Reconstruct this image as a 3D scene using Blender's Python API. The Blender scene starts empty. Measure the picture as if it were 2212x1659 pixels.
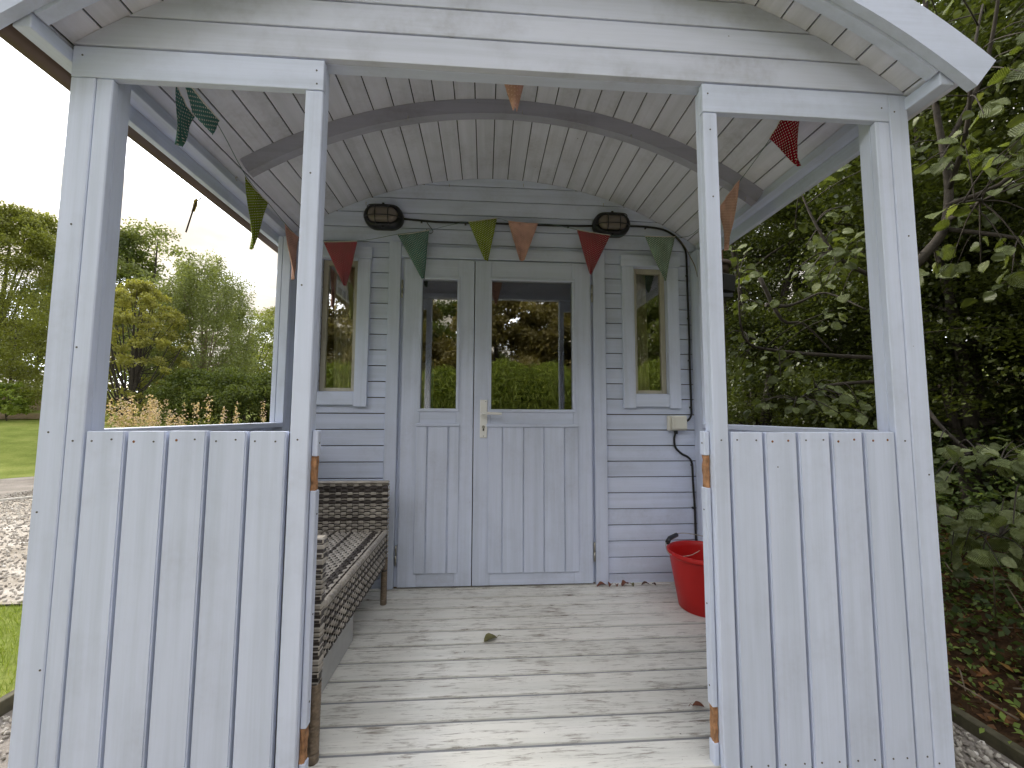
import bpy, bmesh, math, random
import numpy as np
from mathutils import Vector, Matrix, Quaternion
random.seed(11)
rng = np.random.default_rng(5)
scene = bpy.context.scene
C = scene.collection
R = math.radians
# ------------------------------------------------------------------ camera
cam = bpy.data.cameras.new('camera'); camo = bpy.data.objects.new('camera', cam); C.objects.link(camo)
CAM = Vector((-0.0381, -1.1189, 0.9491))
YAW, PITCH, ROLL = 0.0664, 0.0760, 0.0043
fwd = Vector((math.sin(YAW)*math.cos(PITCH), math.cos(YAW)*math.cos(PITCH), math.sin(PITCH)))
rt = Vector((math.cos(YAW), -math.sin(YAW), 0)); up = rt.cross(fwd)
r2 = rt*math.cos(ROLL)+up*math.sin(ROLL); u2 = up*math.cos(ROLL)-rt*math.sin(ROLL)
m = Matrix((r2, u2, -fwd)).transposed().to_4x4(); m.translation = CAM
camo.matrix_world = m
cam.sensor_width = 36; cam.lens = 875.9/2212*36; cam.clip_start = 0.02; cam.clip_end = 1000
scene.camera = camo
# ------------------------------------------------------------------ world and sun
SUN_AZ, SUN_EL = R(-50), R(33)          # azimuth from +Y towards +X
world = bpy.data.worlds.new('World'); scene.world = world; world.use_nodes = True
nt = world.node_tree; nt.nodes.clear(); N = nt.nodes.new; Lk = nt.links.new
out = N('ShaderNodeOutputWorld'); bg = N('ShaderNodeBackground')
sky = N('ShaderNodeTexSky'); sky.sky_type = 'NISHITA'; sky.sun_disc = False
sky.sun_elevation = SUN_EL; sky.sun_rotation = SUN_AZ; sky.air_density = 1.0; sky.dust_density = 1.5
tc = N('ShaderNodeTexCoord')
sep = N('ShaderNodeSeparateXYZ'); Lk(tc.outputs['Generated'], sep.inputs[0])
mx = N('ShaderNodeMath'); mx.operation = 'MAXIMUM'; Lk(sep.outputs['Z'], mx.inputs[0]); mx.inputs[1].default_value = 0.0
ad = N('ShaderNodeMath'); ad.operation = 'ADD'; Lk(mx.outputs[0], ad.inputs[0]); ad.inputs[1].default_value = 0.22
dv = N('ShaderNodeVectorMath'); dv.operation = 'DIVIDE'; Lk(tc.outputs['Generated'], dv.inputs[0])
cmb = N('ShaderNodeCombineXYZ'); Lk(ad.outputs[0], cmb.inputs[0]); Lk(ad.outputs[0], cmb.inputs[1]); cmb.inputs[2].default_value = 1
Lk(cmb.outputs[0], dv.inputs[1])
cl = N('ShaderNodeTexNoise'); cl.inputs['Scale'].default_value = 1.5; cl.inputs['Detail'].default_value = 7; cl.inputs['Roughness'].default_value = .55; cl.inputs['Distortion'].default_value = .35
mp = N('ShaderNodeMapping'); mp.inputs['Location'].default_value = (3.1, 1.2, .4); Lk(dv.outputs[0], mp.inputs[0]); Lk(mp.outputs[0], cl.inputs['Vector'])
cov = N('ShaderNodeValToRGB'); cov.color_ramp.elements[0].position = .34; cov.color_ramp.elements[1].position = .43; Lk(cl.outputs['Fac'], cov.inputs[0])
cl2 = N('ShaderNodeTexNoise'); cl2.inputs['Scale'].default_value = 2.0; cl2.inputs['Detail'].default_value = 6; Lk(mp.outputs[0], cl2.inputs['Vector'])
cc = N('ShaderNodeValToRGB'); e = cc.color_ramp.elements
e[0].position = .40; e[0].color = (3.6, 3.3, 2.9, 1); e[1].position = .68; e[1].color = (32, 34, 38, 1)
em = e.new(.53); em.color = (4.7, 4.45, 4.1, 1)
Lk(cl2.outputs['Fac'], cc.inputs[0])
mixc = N('ShaderNodeMix'); mixc.data_type = 'RGBA'; Lk(cov.outputs[0], mixc.inputs['Factor']); Lk(sky.outputs[0], mixc.inputs['A']); Lk(cc.outputs[0], mixc.inputs['B'])
# hazy glow of the veiled sun
nrm_ = N('ShaderNodeVectorMath'); nrm_.operation = 'NORMALIZE'; Lk(tc.outputs['Generated'], nrm_.inputs[0])
dt_ = N('ShaderNodeVectorMath'); dt_.operation = 'DOT_PRODUCT'; Lk(nrm_.outputs[0], dt_.inputs[0]); dt_.inputs[1].default_value = (math.sin(SUN_AZ)*math.cos(SUN_EL), math.cos(SUN_AZ)*math.cos(SUN_EL), math.sin(SUN_EL))
mx0 = N('ShaderNodeMath'); mx0.operation = 'MAXIMUM'; Lk(dt_.outputs['Value'], mx0.inputs[0]); mx0.inputs[1].default_value = 0
pw_ = N('ShaderNodeMath'); pw_.operation = 'POWER'; Lk(mx0.outputs[0], pw_.inputs[0]); pw_.inputs[1].default_value = 26
gsc = N('ShaderNodeVectorMath'); gsc.operation = 'SCALE'; gsc.inputs[0].default_value = (4.0, 3.3, 2.3); Lk(pw_.outputs[0], gsc.inputs['Scale'])
gad = N('ShaderNodeVectorMath'); gad.operation = 'ADD'; Lk(mixc.outputs['Result'], gad.inputs[0]); Lk(gsc.outputs[0], gad.inputs[1])
Lk(gad.outputs[0], bg.inputs[0]); bg.inputs[1].default_value = 0.12; Lk(bg.outputs[0], out.inputs[0])
sun = bpy.data.lights.new('sun', 'SUN'); suno = bpy.data.objects.new('sun', sun); C.objects.link(suno)
sun.energy = 1.4; sun.angle = R(12); sun.color = (1, .93, .80)
sd = Vector((math.sin(SUN_AZ)*math.cos(SUN_EL), math.cos(SUN_AZ)*math.cos(SUN_EL), math.sin(SUN_EL)))
suno.rotation_euler = sd.to_track_quat('Z', 'Y').to_euler(); suno.location = sd*30
scene.view_settings.view_transform = 'Standard'; scene.view_settings.look = 'None'
scene.view_settings.exposure = 1.16; scene.view_settings.gamma = 1.0
scene.view_settings.use_curve_mapping = False
# ------------------------------------------------------------------ helpers
def tag(o, label=None, cat=None, group=None, kind=None):
    if label: o['label'] = label
    if cat: o['category'] = cat
    if group: o['group'] = group
    if kind: o['kind'] = kind
    return o
def link(o, parent=None, loc=(0, 0, 0), rot=None):
    C.objects.link(o); o.location = loc
    if rot is not None: o.rotation_euler = rot
    if parent is not None:
        o.parent = parent
        o.matrix_parent_inverse = parent['_wm_inv'] if False else WM[parent.name].inverted()
    WM[o.name] = Matrix.Translation(Vector(loc)) @ (o.rotation_euler.to_matrix().to_4x4())
    return o
WM = {}
def empty(name, loc, label, cat, group=None, rz=0):
    o = bpy.data.objects.new(name, None); link(o, None, loc, (0, 0, rz)); o.empty_display_size = .1
    return tag(o, label, cat, group)
def obj(name, me, mat, parent=None, loc=(0, 0, 0), rot=None):
    if mat is not None and not me.materials:
        for mm in (mat if isinstance(mat, (list, tuple)) else [mat]): me.materials.append(mm)
    o = bpy.data.objects.new(name, me)
    return link(o, parent, loc, rot)
def bm_mesh(bm, smooth=False):
    me = bpy.data.meshes.new('m'); bm.normal_update(); bm.to_mesh(me); bm.free()
    if smooth: me.polygons.foreach_set('use_smooth', [True]*len(me.polygons))
    return me
_cache = {}
def boxmesh(sx, sy, sz, mat, bev=.0015):
    k = (round(sx, 4), round(sy, 4), round(sz, 4), mat.name, bev)
    if k in _cache: return _cache[k]
    bm = bmesh.new(); bmesh.ops.create_cube(bm, size=1); bmesh.ops.scale(bm, vec=(sx, sy, sz), verts=bm.verts)
    if bev: bmesh.ops.bevel(bm, geom=bm.edges[:], offset=min(bev, .4*min(sx, sy, sz)), segments=1, affect='EDGES')
    me = bm_mesh(bm); me.materials.append(mat); _cache[k] = me
    return me
def box(name, x0, x1, y0, y1, z0, z1, mat, parent=None, bev=.0015, rot=None):
    me = boxmesh(x1-x0, y1-y0, z1-z0, mat, bev)
    return obj(name, me, mat, parent, ((x0+x1)/2, (y0+y1)/2, (z0+z1)/2), rot)
def plank(name, x0, x1, y0, y1, z0, z1, mat, parent, bev=.003):
    k = ('plank', round(x1-x0, 4), round(y1-y0, 4), round(z1-z0, 4), mat.name)
    if k not in _cache:
        bm = bmesh.new(); bmesh.ops.create_cube(bm, size=1); bmesh.ops.scale(bm, vec=(x1-x0, y1-y0, z1-z0), verts=bm.verts)
        es = [e for e in bm.edges if abs(e.verts[0].co.z-e.verts[1].co.z) > .1 and e.verts[0].co.y < 0]
        bmesh.ops.bevel(bm, geom=es, offset=bev, segments=2, affect='EDGES')
        es = [e for e in bm.edges if abs(e.verts[0].co.z-e.verts[1].co.z) < .001 and max(abs(v.co.z) for v in e.verts) > .4*(z1-z0)]
        bmesh.ops.bevel(bm, geom=es, offset=.0012, segments=1, affect='EDGES')
        me = bm_mesh(bm); me.materials.append(mat); _cache[k] = me
    return obj(name, _cache[k], mat, parent, ((x0+x1)/2, (y0+y1)/2, (z0+z1)/2))
def bmbox(bm, x0, x1, y0, y1, z0, z1, bev=0, mi=0):
    r = bmesh.ops.create_cube(bm, size=1)['verts']
    bmesh.ops.scale(bm, vec=(x1-x0, y1-y0, z1-z0), verts=r); bmesh.ops.translate(bm, vec=((x0+x1)/2, (y0+y1)/2, (z0+z1)/2), verts=r)
    fs = set(f for v in r for f in v.link_faces)
    for f in fs: f.material_index = mi
    if bev: bmesh.ops.bevel(bm, geom=list(set(e for f in fs for e in f.edges)), offset=bev, segments=1, affect='EDGES')
def tubemesh(pts, rad, seg=8, closed=False, bm=None, cap=True, mi=0):
    """tube through points; rad scalar or list"""
    own = bm is None
    if own: bm = bmesh.new()
    P = [Vector(p) for p in pts]; n = len(P)
    rad = rad if hasattr(rad, '__len__') else [rad]*n
    T = [(P[min(i+1, n-1)]-P[max(i-1, 0)]).normalized() if not closed else (P[(i+1) % n]-P[i-1]).normalized() for i in range(n)]
    up_ = Vector((0, 0, 1)) if abs(T[0].z) < .9 else Vector((1, 0, 0))
    u = T[0].cross(up_).normalized(); rings = []
    for i in range(n):
        u = (u - T[i]*u.dot(T[i])).normalized(); v = T[i].cross(u)
        rings.append([bm.verts.new(P[i]+(u*math.cos(a)+v*math.sin(a))*rad[i]) for a in [2*math.pi*k/seg for k in range(seg)]])
    rg = range(n if closed else n-1)
    for i in rg:
        A, B = rings[i], rings[(i+1) % n]
        for k in range(seg):
            f = bm.faces.new((A[k], A[(k+1) % seg], B[(k+1) % seg], B[k])); f.smooth = True; f.material_index = mi
    if cap and not closed:
        bm.faces.new(rings[0][::-1]).material_index = mi; bm.faces.new(rings[-1]).material_index = mi
    return bm_mesh(bm) if own else None
def smooth_path(pts, k=6):
    P = [Vector(p) for p in pts]; o = []
    for i in range(len(P)-1):
        a, b, c, d = P[max(i-1, 0)], P[i], P[i+1], P[min(i+2, len(P)-1)]
        for j in range(k):
            t = j/k
            o.append(.5*((2*b)+(c-a)*t+(2*a-5*b+4*c-d)*t*t+(3*b-a-3*c+d)*t**3))
    o.append(P[-1]); return o
def lathe(prof, seg=32, bm=None):
    own = bm is None
    if own: bm = bmesh.new()
    rings = [[bm.verts.new((r*math.cos(2*math.pi*k/seg), r*math.sin(2*math.pi*k/seg), z)) for k in range(seg)] for r, z in prof]
    for A, B in zip(rings, rings[1:]):
        for k in range(seg):
            f = bm.faces.new((A[k], A[(k+1) % seg], B[(k+1) % seg], B[k])); f.smooth = True
    return rings, bm
def prism(poly, y0, y1, bev=0):
    """polygon in XZ extruded along Y"""
    bm = bmesh.new()
    a = [bm.verts.new((x, y0, z)) for x, z in poly]; b = [bm.verts.new((x, y1, z)) for x, z in poly]
    bm.faces.new(a); bm.faces.new(b[::-1])
    n = len(poly)
    for i in range(n): bm.faces.new((a[i], b[i], b[(i+1) % n], a[(i+1) % n]))
    bmesh.ops.recalc_face_normals(bm, faces=bm.faces[:])
    if bev: bmesh.ops.bevel(bm, geom=bm.edges[:], offset=bev, segments=1, affect='EDGES')
    return bm_mesh(bm)
# ------------------------------------------------------------------ materials
def newmat(name):
    m_ = bpy.data.materials.new(name); m_.use_nodes = True
    nt_ = m_.node_tree; b = nt_.nodes['Principled BSDF']
    return m_, nt_, b
def nd(nt_, t, **kw):
    n = nt_.nodes.new(t)
    for k, v in kw.items():
        if k in n.inputs.keys(): n.inputs[k].default_value = v
        else: setattr(n, k, v)
    return n
def simple(name, col, rough=.5, metal=0, spec=.5, noise=0, nscale=20, bump=0):
    m_, t, b = newmat(name); b.inputs['Base Color'].default_value = (*col, 1)
    b.inputs['Roughness'].default_value = rough; b.inputs['Metallic'].default_value = metal; b.inputs['Specular IOR Level'].default_value = spec
    if noise or bump:
        co = nd(t, 'ShaderNodeTexCoord'); n = nd(t, 'ShaderNodeTexNoise', Scale=nscale, Detail=6.0)
        t.links.new(co.outputs['Object'], n.inputs['Vector'])
        if noise:
            r = nd(t, 'ShaderNodeValToRGB'); r.color_ramp.elements[0].position = .3; r.color_ramp.elements[1].position = .7
            r.color_ramp.elements[0].color = (*[c*(1-noise) for c in col], 1); r.color_ramp.elements[1].color = (*[min(1, c*(1+noise)) for c in col], 1)
            t.links.new(n.outputs['Fac'], r.inputs[0]); t.links.new(r.outputs[0], b.inputs['Base Color'])
        if bump:
            bp = nd(t, 'ShaderNodeBump', Strength=.6, Distance=bump); t.links.new(n.outputs['Fac'], bp.inputs['Height']); t.links.new(bp.outputs[0], b.inputs['Normal'])
    return m_
def paint(name, axis, col, dirt=.3, rough=.5, flecks=.35, worn=0.0, dirtcol=(.16, .14, .11)):
    """painted softwood; grain runs along axis (0 x, 1 y, 2 z) of the object"""
    m_, t, b = newmat(name); L = t.links.new
    co = nd(t, 'ShaderNodeTexCoord'); oi = nd(t, 'ShaderNodeObjectInfo')
    off = nd(t, 'ShaderNodeVectorMath', operation='SCALE'); off.inputs['Scale'].default_value = 37.0
    cx = nd(t, 'ShaderNodeCombineXYZ'); L(oi.outputs['Random'], cx.inputs[0]); L(oi.outputs['Random'], cx.inputs[1]); L(oi.outputs['Random'], cx.inputs[2]); L(cx.outputs[0], off.inputs[0])
    add = nd(t, 'ShaderNodeVectorMath', operation='ADD'); L(co.outputs['Object'], add.inputs[0]); L(off.outputs[0], add.inputs[1])
    s = [150.0]*3; s[axis] = 5.0
    mp_ = nd(t, 'ShaderNodeMapping'); mp_.inputs['Scale'].default_value = s; L(add.outputs[0], mp_.inputs[0])
    g = nd(t, 'ShaderNodeTexNoise', Scale=1.0, Detail=5.0, Roughness=.6, Distortion=.3); L(mp_.outputs[0], g.inputs['Vector'])
    big = nd(t, 'ShaderNodeTexNoise', Scale=3.5, Detail=6.0, Roughness=.6); L(add.outputs[0], big.inputs['Vector'])
    fine = nd(t, 'ShaderNodeTexNoise', Scale=60.0, Detail=3.0); L(add.outputs[0], fine.inputs['Vector'])
    # base colour with slight per board change
    hv = nd(t, 'ShaderNodeHueSaturation'); hv.inputs['Color'].default_value = (*col, 1)
    mr = nd(t, 'ShaderNodeMapRange'); L(oi.outputs['Random'], mr.inputs['Value']); mr.inputs['To Min'].default_value = .955; mr.inputs['To Max'].default_value = 1.03
    L(mr.outputs[0], hv.inputs['Value'])
    r1 = nd(t, 'ShaderNodeValToRGB'); r1.color_ramp.elements[0].position = .25; r1.color_ramp.elements[0].color = (.80, .80, .80, 1); r1.color_ramp.elements[1].position = .6
    L(g.outputs['Fac'], r1.inputs[0])
    m1 = nd(t, 'ShaderNodeMix', data_type='RGBA', blend_type='MULTIPLY'); m1.inputs['Factor'].default_value = .22
    L(hv.outputs[0], m1.inputs['A']); L(r1.outputs[0], m1.inputs['B'])
    sb_ = [26.0]*3; sb_[axis] = 1.1
    mb_ = nd(t, 'ShaderNodeMapping'); mb_.inputs['Scale'].default_value = sb_; L(add.outputs[0], mb_.inputs[0])
    br_ = nd(t, 'ShaderNodeTexNoise', Scale=1.0, Detail=4.0, Roughness=.55); L(mb_.outputs[0], br_.inputs['Vector'])
    rb_ = nd(t, 'ShaderNodeValToRGB'); rb_.color_ramp.elements[0].position = .36; rb_.color_ramp.elements[0].color = (.87, .88, .87, 1); rb_.color_ramp.elements[1].position = .58; L(br_.outputs['Fac'], rb_.inputs[0])
    m1b = nd(t, 'ShaderNodeMix', data_type='RGBA', blend_type='MULTIPLY'); m1b.inputs['Factor'].default_value = .8; L(m1.outputs['Result'], m1b.inputs['A']); L(rb_.outputs[0], m1b.inputs['B']); m1 = m1b
    # soft grime
    r2_ = nd(t, 'ShaderNodeValToRGB'); r2_.color_ramp.elements[0].position = .48; r2_.color_ramp.elements[0].color = (0, 0, 0, 1); r2_.color_ramp.elements[1].position = .80; r2_.color_ramp.elements[1].color = (1, 1, 1, 1)
    L(big.outputs['Fac'], r2_.inputs[0])
    mm = nd(t, 'ShaderNodeMath', operation='MULTIPLY'); L(r2_.outputs[0], mm.inputs[0]); mm.inputs[1].default_value = dirt
    mm2 = nd(t, 'ShaderNodeMath', operation='MULTIPLY'); L(mm.outputs[0], mm2.inputs[0]); L(fine.outputs['Fac'], mm2.inputs[1])
    m2 = nd(t, 'ShaderNodeMix', data_type='RGBA'); L(mm2.outputs[0], m2.inputs['Factor']); L(m1.outputs['Result'], m2.inputs['A']); m2.inputs['B'].default_value = (*dirtcol, 1)
    last = m2.outputs['Result']
    # small dark specks (insect marks, nail holes)
    vo = nd(t, 'ShaderNodeTexVoronoi', Scale=13.0, Randomness=1.0); L(add.outputs[0], vo.inputs['Vector'])
    lt = nd(t, 'ShaderNodeMath', operation='LESS_THAN'); L(vo.outputs['Distance'], lt.inputs[0])
    sr = nd(t, 'ShaderNodeSeparateColor'); L(vo.outputs['Color'], sr.inputs[0])
    th = nd(t, 'ShaderNodeMapRange'); L(sr.outputs[0], th.inputs['Value']); th.inputs['From Min'].default_value = 1-flecks; th.inputs['From Max'].default_value = 1; th.inputs['To Min'].default_value = 0; th.inputs['To Max'].default_value = .045
    L(th.outputs[0], lt.inputs[1])
    m3 = nd(t, 'ShaderNodeMix', data_type='RGBA'); ms = nd(t, 'ShaderNodeMath', operation='MULTIPLY'); L(lt.outputs[0], ms.inputs[0]); ms.inputs[1].default_value = .7
    L(ms.outputs[0], m3.inputs['Factor']); L(last, m3.inputs['A']); m3.inputs['B'].default_value = (.05, .045, .04, 1); last = m3.outputs['Result']
    if worn:
        sw = [130.0]*3; sw[axis] = 11.0
        mw = nd(t, 'ShaderNodeMapping'); mw.inputs['Scale'].default_value = sw; L(add.outputs[0], mw.inputs[0])
        wn = nd(t, 'ShaderNodeTexNoise', Scale=1.0, Detail=8.0, Roughness=.75, Distortion=.6); L(mw.outputs[0], wn.inputs['Vector'])
        wb = nd(t, 'ShaderNodeTexNoise', Scale=9.0, Detail=6.0); L(add.outputs[0], wb.inputs['Vector'])
        wbs = nd(t, 'ShaderNodeMath', operation='MULTIPLY_ADD'); L(wb.outputs['Fac'], wbs.inputs[0]); wbs.inputs[1].default_value = .5; L(wn.outputs['Fac'], wbs.inputs[2])
        sm = nd(t, 'ShaderNodeMath', operation='MULTIPLY_ADD'); L(wn.outputs['Fac'], sm.inputs[0]); sm.inputs[1].default_value = .5; L(wbs.outputs[0], sm.inputs[2])
        wr = nd(t, 'ShaderNodeValToRGB'); wr.color_ramp.elements[0].position = .515; wr.color_ramp.elements[0].color = (0, 0, 0, 1); wr.color_ramp.elements[1].position = .63; wr.color_ramp.elements[1].color = (1, 1, 1, 1)
        hf = nd(t, 'ShaderNodeMath', operation='MULTIPLY'); L(sm.outputs[0], hf.inputs[0]); hf.inputs[1].default_value = .5; L(hf.outputs[0], wr.inputs[0])
        mw2 = nd(t, 'ShaderNodeMath', operation='MULTIPLY'); L(wr.outputs[0], mw2.inputs[0]); mw2.inputs[1].default_value = worn
        m4 = nd(t, 'ShaderNodeMix', data_type='RGBA'); L(mw2.outputs[0], m4.inputs['Factor']); L(last, m4.inputs['A']); m4.inputs['B'].default_value = (.17, .135, .10, 1); last = m4.outputs['Result']
    L(last, b.inputs['Base Color']); b.inputs['Roughness'].default_value = rough+.1; b.inputs['Specular IOR Level'].default_value = .25
    bp = nd(t, 'ShaderNodeBump', Strength=.25, Distance=.0009); L(g.outputs['Fac'], bp.inputs['Height'])
    bp2 = nd(t, 'ShaderNodeBump', Strength=.25, Distance=.002); L(big.outputs['Fac'], bp2.inputs['Height']); L(bp.outputs[0], bp2.inputs['Normal'])
    L(bp2.outputs[0], b.inputs['Normal'])
    return m_
PC = (.685, .74, .90)
PX = paint('paint_x', 0, PC, .45); PY = paint('paint_y', 1, PC, .45); PZ = paint('paint_z', 2, PC, .36, flecks=.25)
GX = paint('paint_gable', 0, (.67, .70, .82), .8, flecks=.6)
CY = paint('paint_ceiling', 1, (.76, .765, .86), .7, .6, flecks=.6)
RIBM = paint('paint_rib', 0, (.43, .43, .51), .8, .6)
DX = paint('deck_paint', 0, (.77, .75, .70), .3, .6, flecks=.8, worn=.9, dirtcol=(.20, .16, .11))
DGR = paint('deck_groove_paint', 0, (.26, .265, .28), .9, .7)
GRV = paint('groove_shade_paint', 0, (.13, .14, .18), .8, .7)  # plank gap backing: shade of the deep grooves painted in as dark base
WIN = paint('sash_paint', 2, (.58, .54, .44), .8, .5)
rawwood = simple('raw_wood', (.38, .20, .10), .8, noise=.45, nscale=60, bump=.003)
oldwood = simple('weathered_wood', (.17, .13, .09), .85, noise=.35, nscale=25, bump=.004)
black = simple('black_plastic', (.012, .012, .014), .35)
blackr = simple('black_rubber', (.012, .012, .013), .55)
felt = simple('roof_felt', (.03, .03, .03), .95, noise=.2, nscale=80)
brownpvc = simple('brown_gutter', (.115, .075, .065), .45, noise=.15, nscale=6)
alu = simple('satin_aluminium', (.86, .85, .82), .35)
steel = simple('dull_steel', (.45, .43, .38), .4, metal=.8, noise=.2, nscale=40)
redp = simple('red_plastic', (.52, .012, .010), .42, spec=.4, noise=.1, nscale=6)
cream = simple('cream_plastic', (.68, .66, .58), .4)
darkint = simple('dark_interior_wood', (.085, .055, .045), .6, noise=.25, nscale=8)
tvm = simple('black_screen', (.008, .008, .009), .2)
dark = simple('nail_dark', (.09, .08, .075), .7); rust = simple('rust', (.23, .09, .03), .9)
# glass: reflective pane, mostly clear
glass, t, b = newmat('window_glass'); t.nodes.remove(b)
tr = nd(t, 'ShaderNodeBsdfTransparent'); tr.inputs[0].default_value = (.92, .92, .90, 1); gl = nd(t, 'ShaderNodeBsdfGlossy'); gl.inputs['Roughness'].default_value = .015
gl.inputs['Color'].default_value = (1, .98, .93, 1)
fr = nd(t, 'ShaderNodeFresnel', IOR=1.52); mr = nd(t, 'ShaderNodeMath', operation='MULTIPLY_ADD'); t.links.new(fr.outputs[0], mr.inputs[0]); mr.inputs[1].default_value = 1.6; mr.inputs[2].default_value = .14
ns = nd(t, 'ShaderNodeTexNoise', Scale=2.5); co = nd(t, 'ShaderNodeTexCoord'); t.links.new(co.outputs['Object'], ns.inputs['Vector']); bp = nd(t, 'ShaderNodeBump', Strength=.03, Distance=.02); t.links.new(ns.outputs['Fac'], bp.inputs['Height']); t.links.new(bp.outputs[0], gl.inputs['Normal'])
mxs = nd(t, 'ShaderNodeMixShader'); t.links.new(mr.outputs[0], mxs.inputs[0]); t.links.new(tr.outputs[0], mxs.inputs[1]); t.links.new(gl.outputs[0], mxs.inputs[2]); t.links.new(mxs.outputs[0], t.nodes['Material Output'].inputs[0])
lampglass, t, b = newmat('lamp_glass'); b.inputs['Base Color'].default_value = (.24, .20, .17, 1); b.inputs['Roughness'].default_value = .15; b.inputs['Transmission Weight'].default_value = .2; b.inputs['Specular IOR Level'].default_value = .6
def foliage(name, c0, c1, c2=None, transl=.35, rough=.5, spec=.3):
    m_, t, b = newmat(name); L = t.links.new; t.nodes.remove(b)
    at = nd(t, 'ShaderNodeAttribute', attribute_name='rnd')
    r = nd(t, 'ShaderNodeValToRGB'); r.color_ramp.elements[0].color = (*c0, 1); r.color_ramp.elements[1].color = (*c1, 1)
    if c2: e_ = r.color_ramp.elements.new(.93); e_.color = (*c1, 1); r.color_ramp.elements[2].color = (*c2, 1)
    L(at.outputs['Fac'], r.inputs[0])
    pb = nd(t, 'ShaderNodeBsdfPrincipled'); L(r.outputs[0], pb.inputs['Base Color']); pb.inputs['Roughness'].default_value = rough; pb.inputs['Specular IOR Level'].default_value = spec
    tl = nd(t, 'ShaderNodeBsdfTranslucent'); g = nd(t, 'ShaderNodeMix', data_type='RGBA', blend_type='MULTIPLY'); g.inputs['Factor'].default_value = 1; L(r.outputs[0], g.inputs['A']); g.inputs['B'].default_value = (1.5, 1.5, .6, 1)
    L(g.outputs['Result'], tl.inputs[0])
    mx_ = nd(t, 'ShaderNodeMixShader'); mx_.inputs[0].default_value = transl; L(pb.outputs[0], mx_.inputs[1]); L(tl.outputs[0], mx_.inputs[2]); L(mx_.outputs[0], t.nodes['Material Output'].inputs[0])
    return m_
F_under = foliage('undergrowth_leaf', (.03, .05, .015), (.10, .14, .04), (.22, .27, .08))
bark = simple('bark', (.042, .034, .026), .9, noise=.4, nscale=30, bump=.01)
barkl = simple('light_bark', (.20, .155, .11), .9, noise=.35, nscale=30, bump=.006)
F_dark = foliage('dark_leaf', (.045, .065, .015), (.13, .16, .04), (.26, .25, .06), .4)
F_gold = foliage('gold_leaf', (.17, .17, .05), (.32, .31, .09), (.44, .40, .13), .42)
F_birch = foliage('birch_leaf', (.10, .12, .05), (.22, .25, .10), (.33, .34, .14), .42)
F_olive = foliage('olive_leaf', (.11, .12, .025), (.22, .24, .06), (.34, .33, .09), .42)
F_hedge = foliage('bright_hedge_leaf', (.08, .12, .02), (.27, .33, .07), (.42, .46, .14))
F_brown = foliage('brownish_leaf', (.10, .09, .04), (.27, .23, .10), (.38, .28, .12))
F_haw = foliage('hawthorn_leaf', (.024, .034, .008), (.105, .13, .03), (.26, .28, .085), rough=.38, spec=.5)
F_seed = foliage('seed_head', (.30, .22, .15), (.58, .45, .36), (.5, .33, .30))
F_grass = foliage('grass_blade', (.12, .17, .03), (.24, .30, .06), (.36, .38, .12))
F_litter = foliage('litter_leaf', (.07, .035, .018), (.28, .13, .05), (.45, .30, .08), .15)
F_ground = foliage('ground_leaf', (.09, .14, .03), (.24, .34, .07), (.36, .42, .12))
# ------------------------------------------------------------------ the hut
hut = empty('garden_hut', (.046, .6, -.6), 'pale blue painted timber hut with curved roof and open front porch', 'hut')
XC, ZC, RR = .046, .278, 2.0848
def arcz(x, r=RR): return ZC+math.sqrt(max(r*r-(x-XC)**2, 0))
def part(n, loc=(0, 0, 0)):
    o = bpy.data.objects.new(n, None); link(o, hut, loc); o.empty_display_size = .05; return o
XL, XR = -1.176, 1.278
ZB, ZT, H1, H2, H3 = -.06, 1.957, 1.866, 1.9615, .903
def meshpart(name, boxes, mat, parent):
    """several boxes joined into one mesh (one post built up of two laths)"""
    bm = bmesh.new()
    for bx in boxes: bmbox(bm, *bx)
    return obj(name, bm_mesh(bm), mat, parent)
# corner posts: core stud + face laths
def post(name, core, laths):
    c_ = box(name, *core, PZ, hut, .002)
    for l in laths: box('face_board', *l, PZ, c_, .0025)
    return c_
post('corner_post', (XL+.002, -1.068, .021, .06, ZB, 1.95), [(XL, -1.1115, 0, .02, ZB, H1), (-1.1090, -1.066, 0, .02, ZB, H1-.001)])
post('corner_post', (1.168, XR-.002, .021, .06, ZB, 1.95), [(1.2160, XR, 0, .02, ZB, 1.957), (1.166, 1.2135, 0, .02, ZB, H1-.001)])
post('porch_post', (-.552, -.5065, .021, .048, ZB, 1.95), [(-.5535, -.505, 0, .02, ZB, H1-.0012)])
post('porch_post', (.6125, .654, .021, .046, ZB, 1.95), [(.611, .6554, 0, .02, ZB, H1-.0012)])
for s in (-1, 1):
    a, b_ = (XL, -1.107) if s < 0 else (.092+1.107, .092-XL)
    p_ = box('rear_porch_post', a, b_, 1.132, 1.215, ZB, 1.93, PZ, hut, .002)
    if s < 0: box('face_board', a, -1.1515, 1.118, 1.131, ZB, 1.92, PZ, p_); box('face_board', -1.149, b_, 1.118, 1.131, ZB, 1.92, PZ, p_)
    else: box('face_board', a, .092+1.149, 1.118, 1.131, ZB, 1.92, PZ, p_); box('face_board', .092+1.1515, b_, 1.118, 1.131, ZB, 1.92, PZ, p_)
# head beams
box('head_beam', XL, -.505, 0, .02, H1+.001, ZT, PX, hut, .0015)
box('head_beam', .611, 1.2140, 0, .02, H1+.001, ZT, PX, hut, .0015)
box('lintel', -1.17, 1.27, .0205, .057, 1.9640, 2.0, PX, hut, .002)
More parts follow.
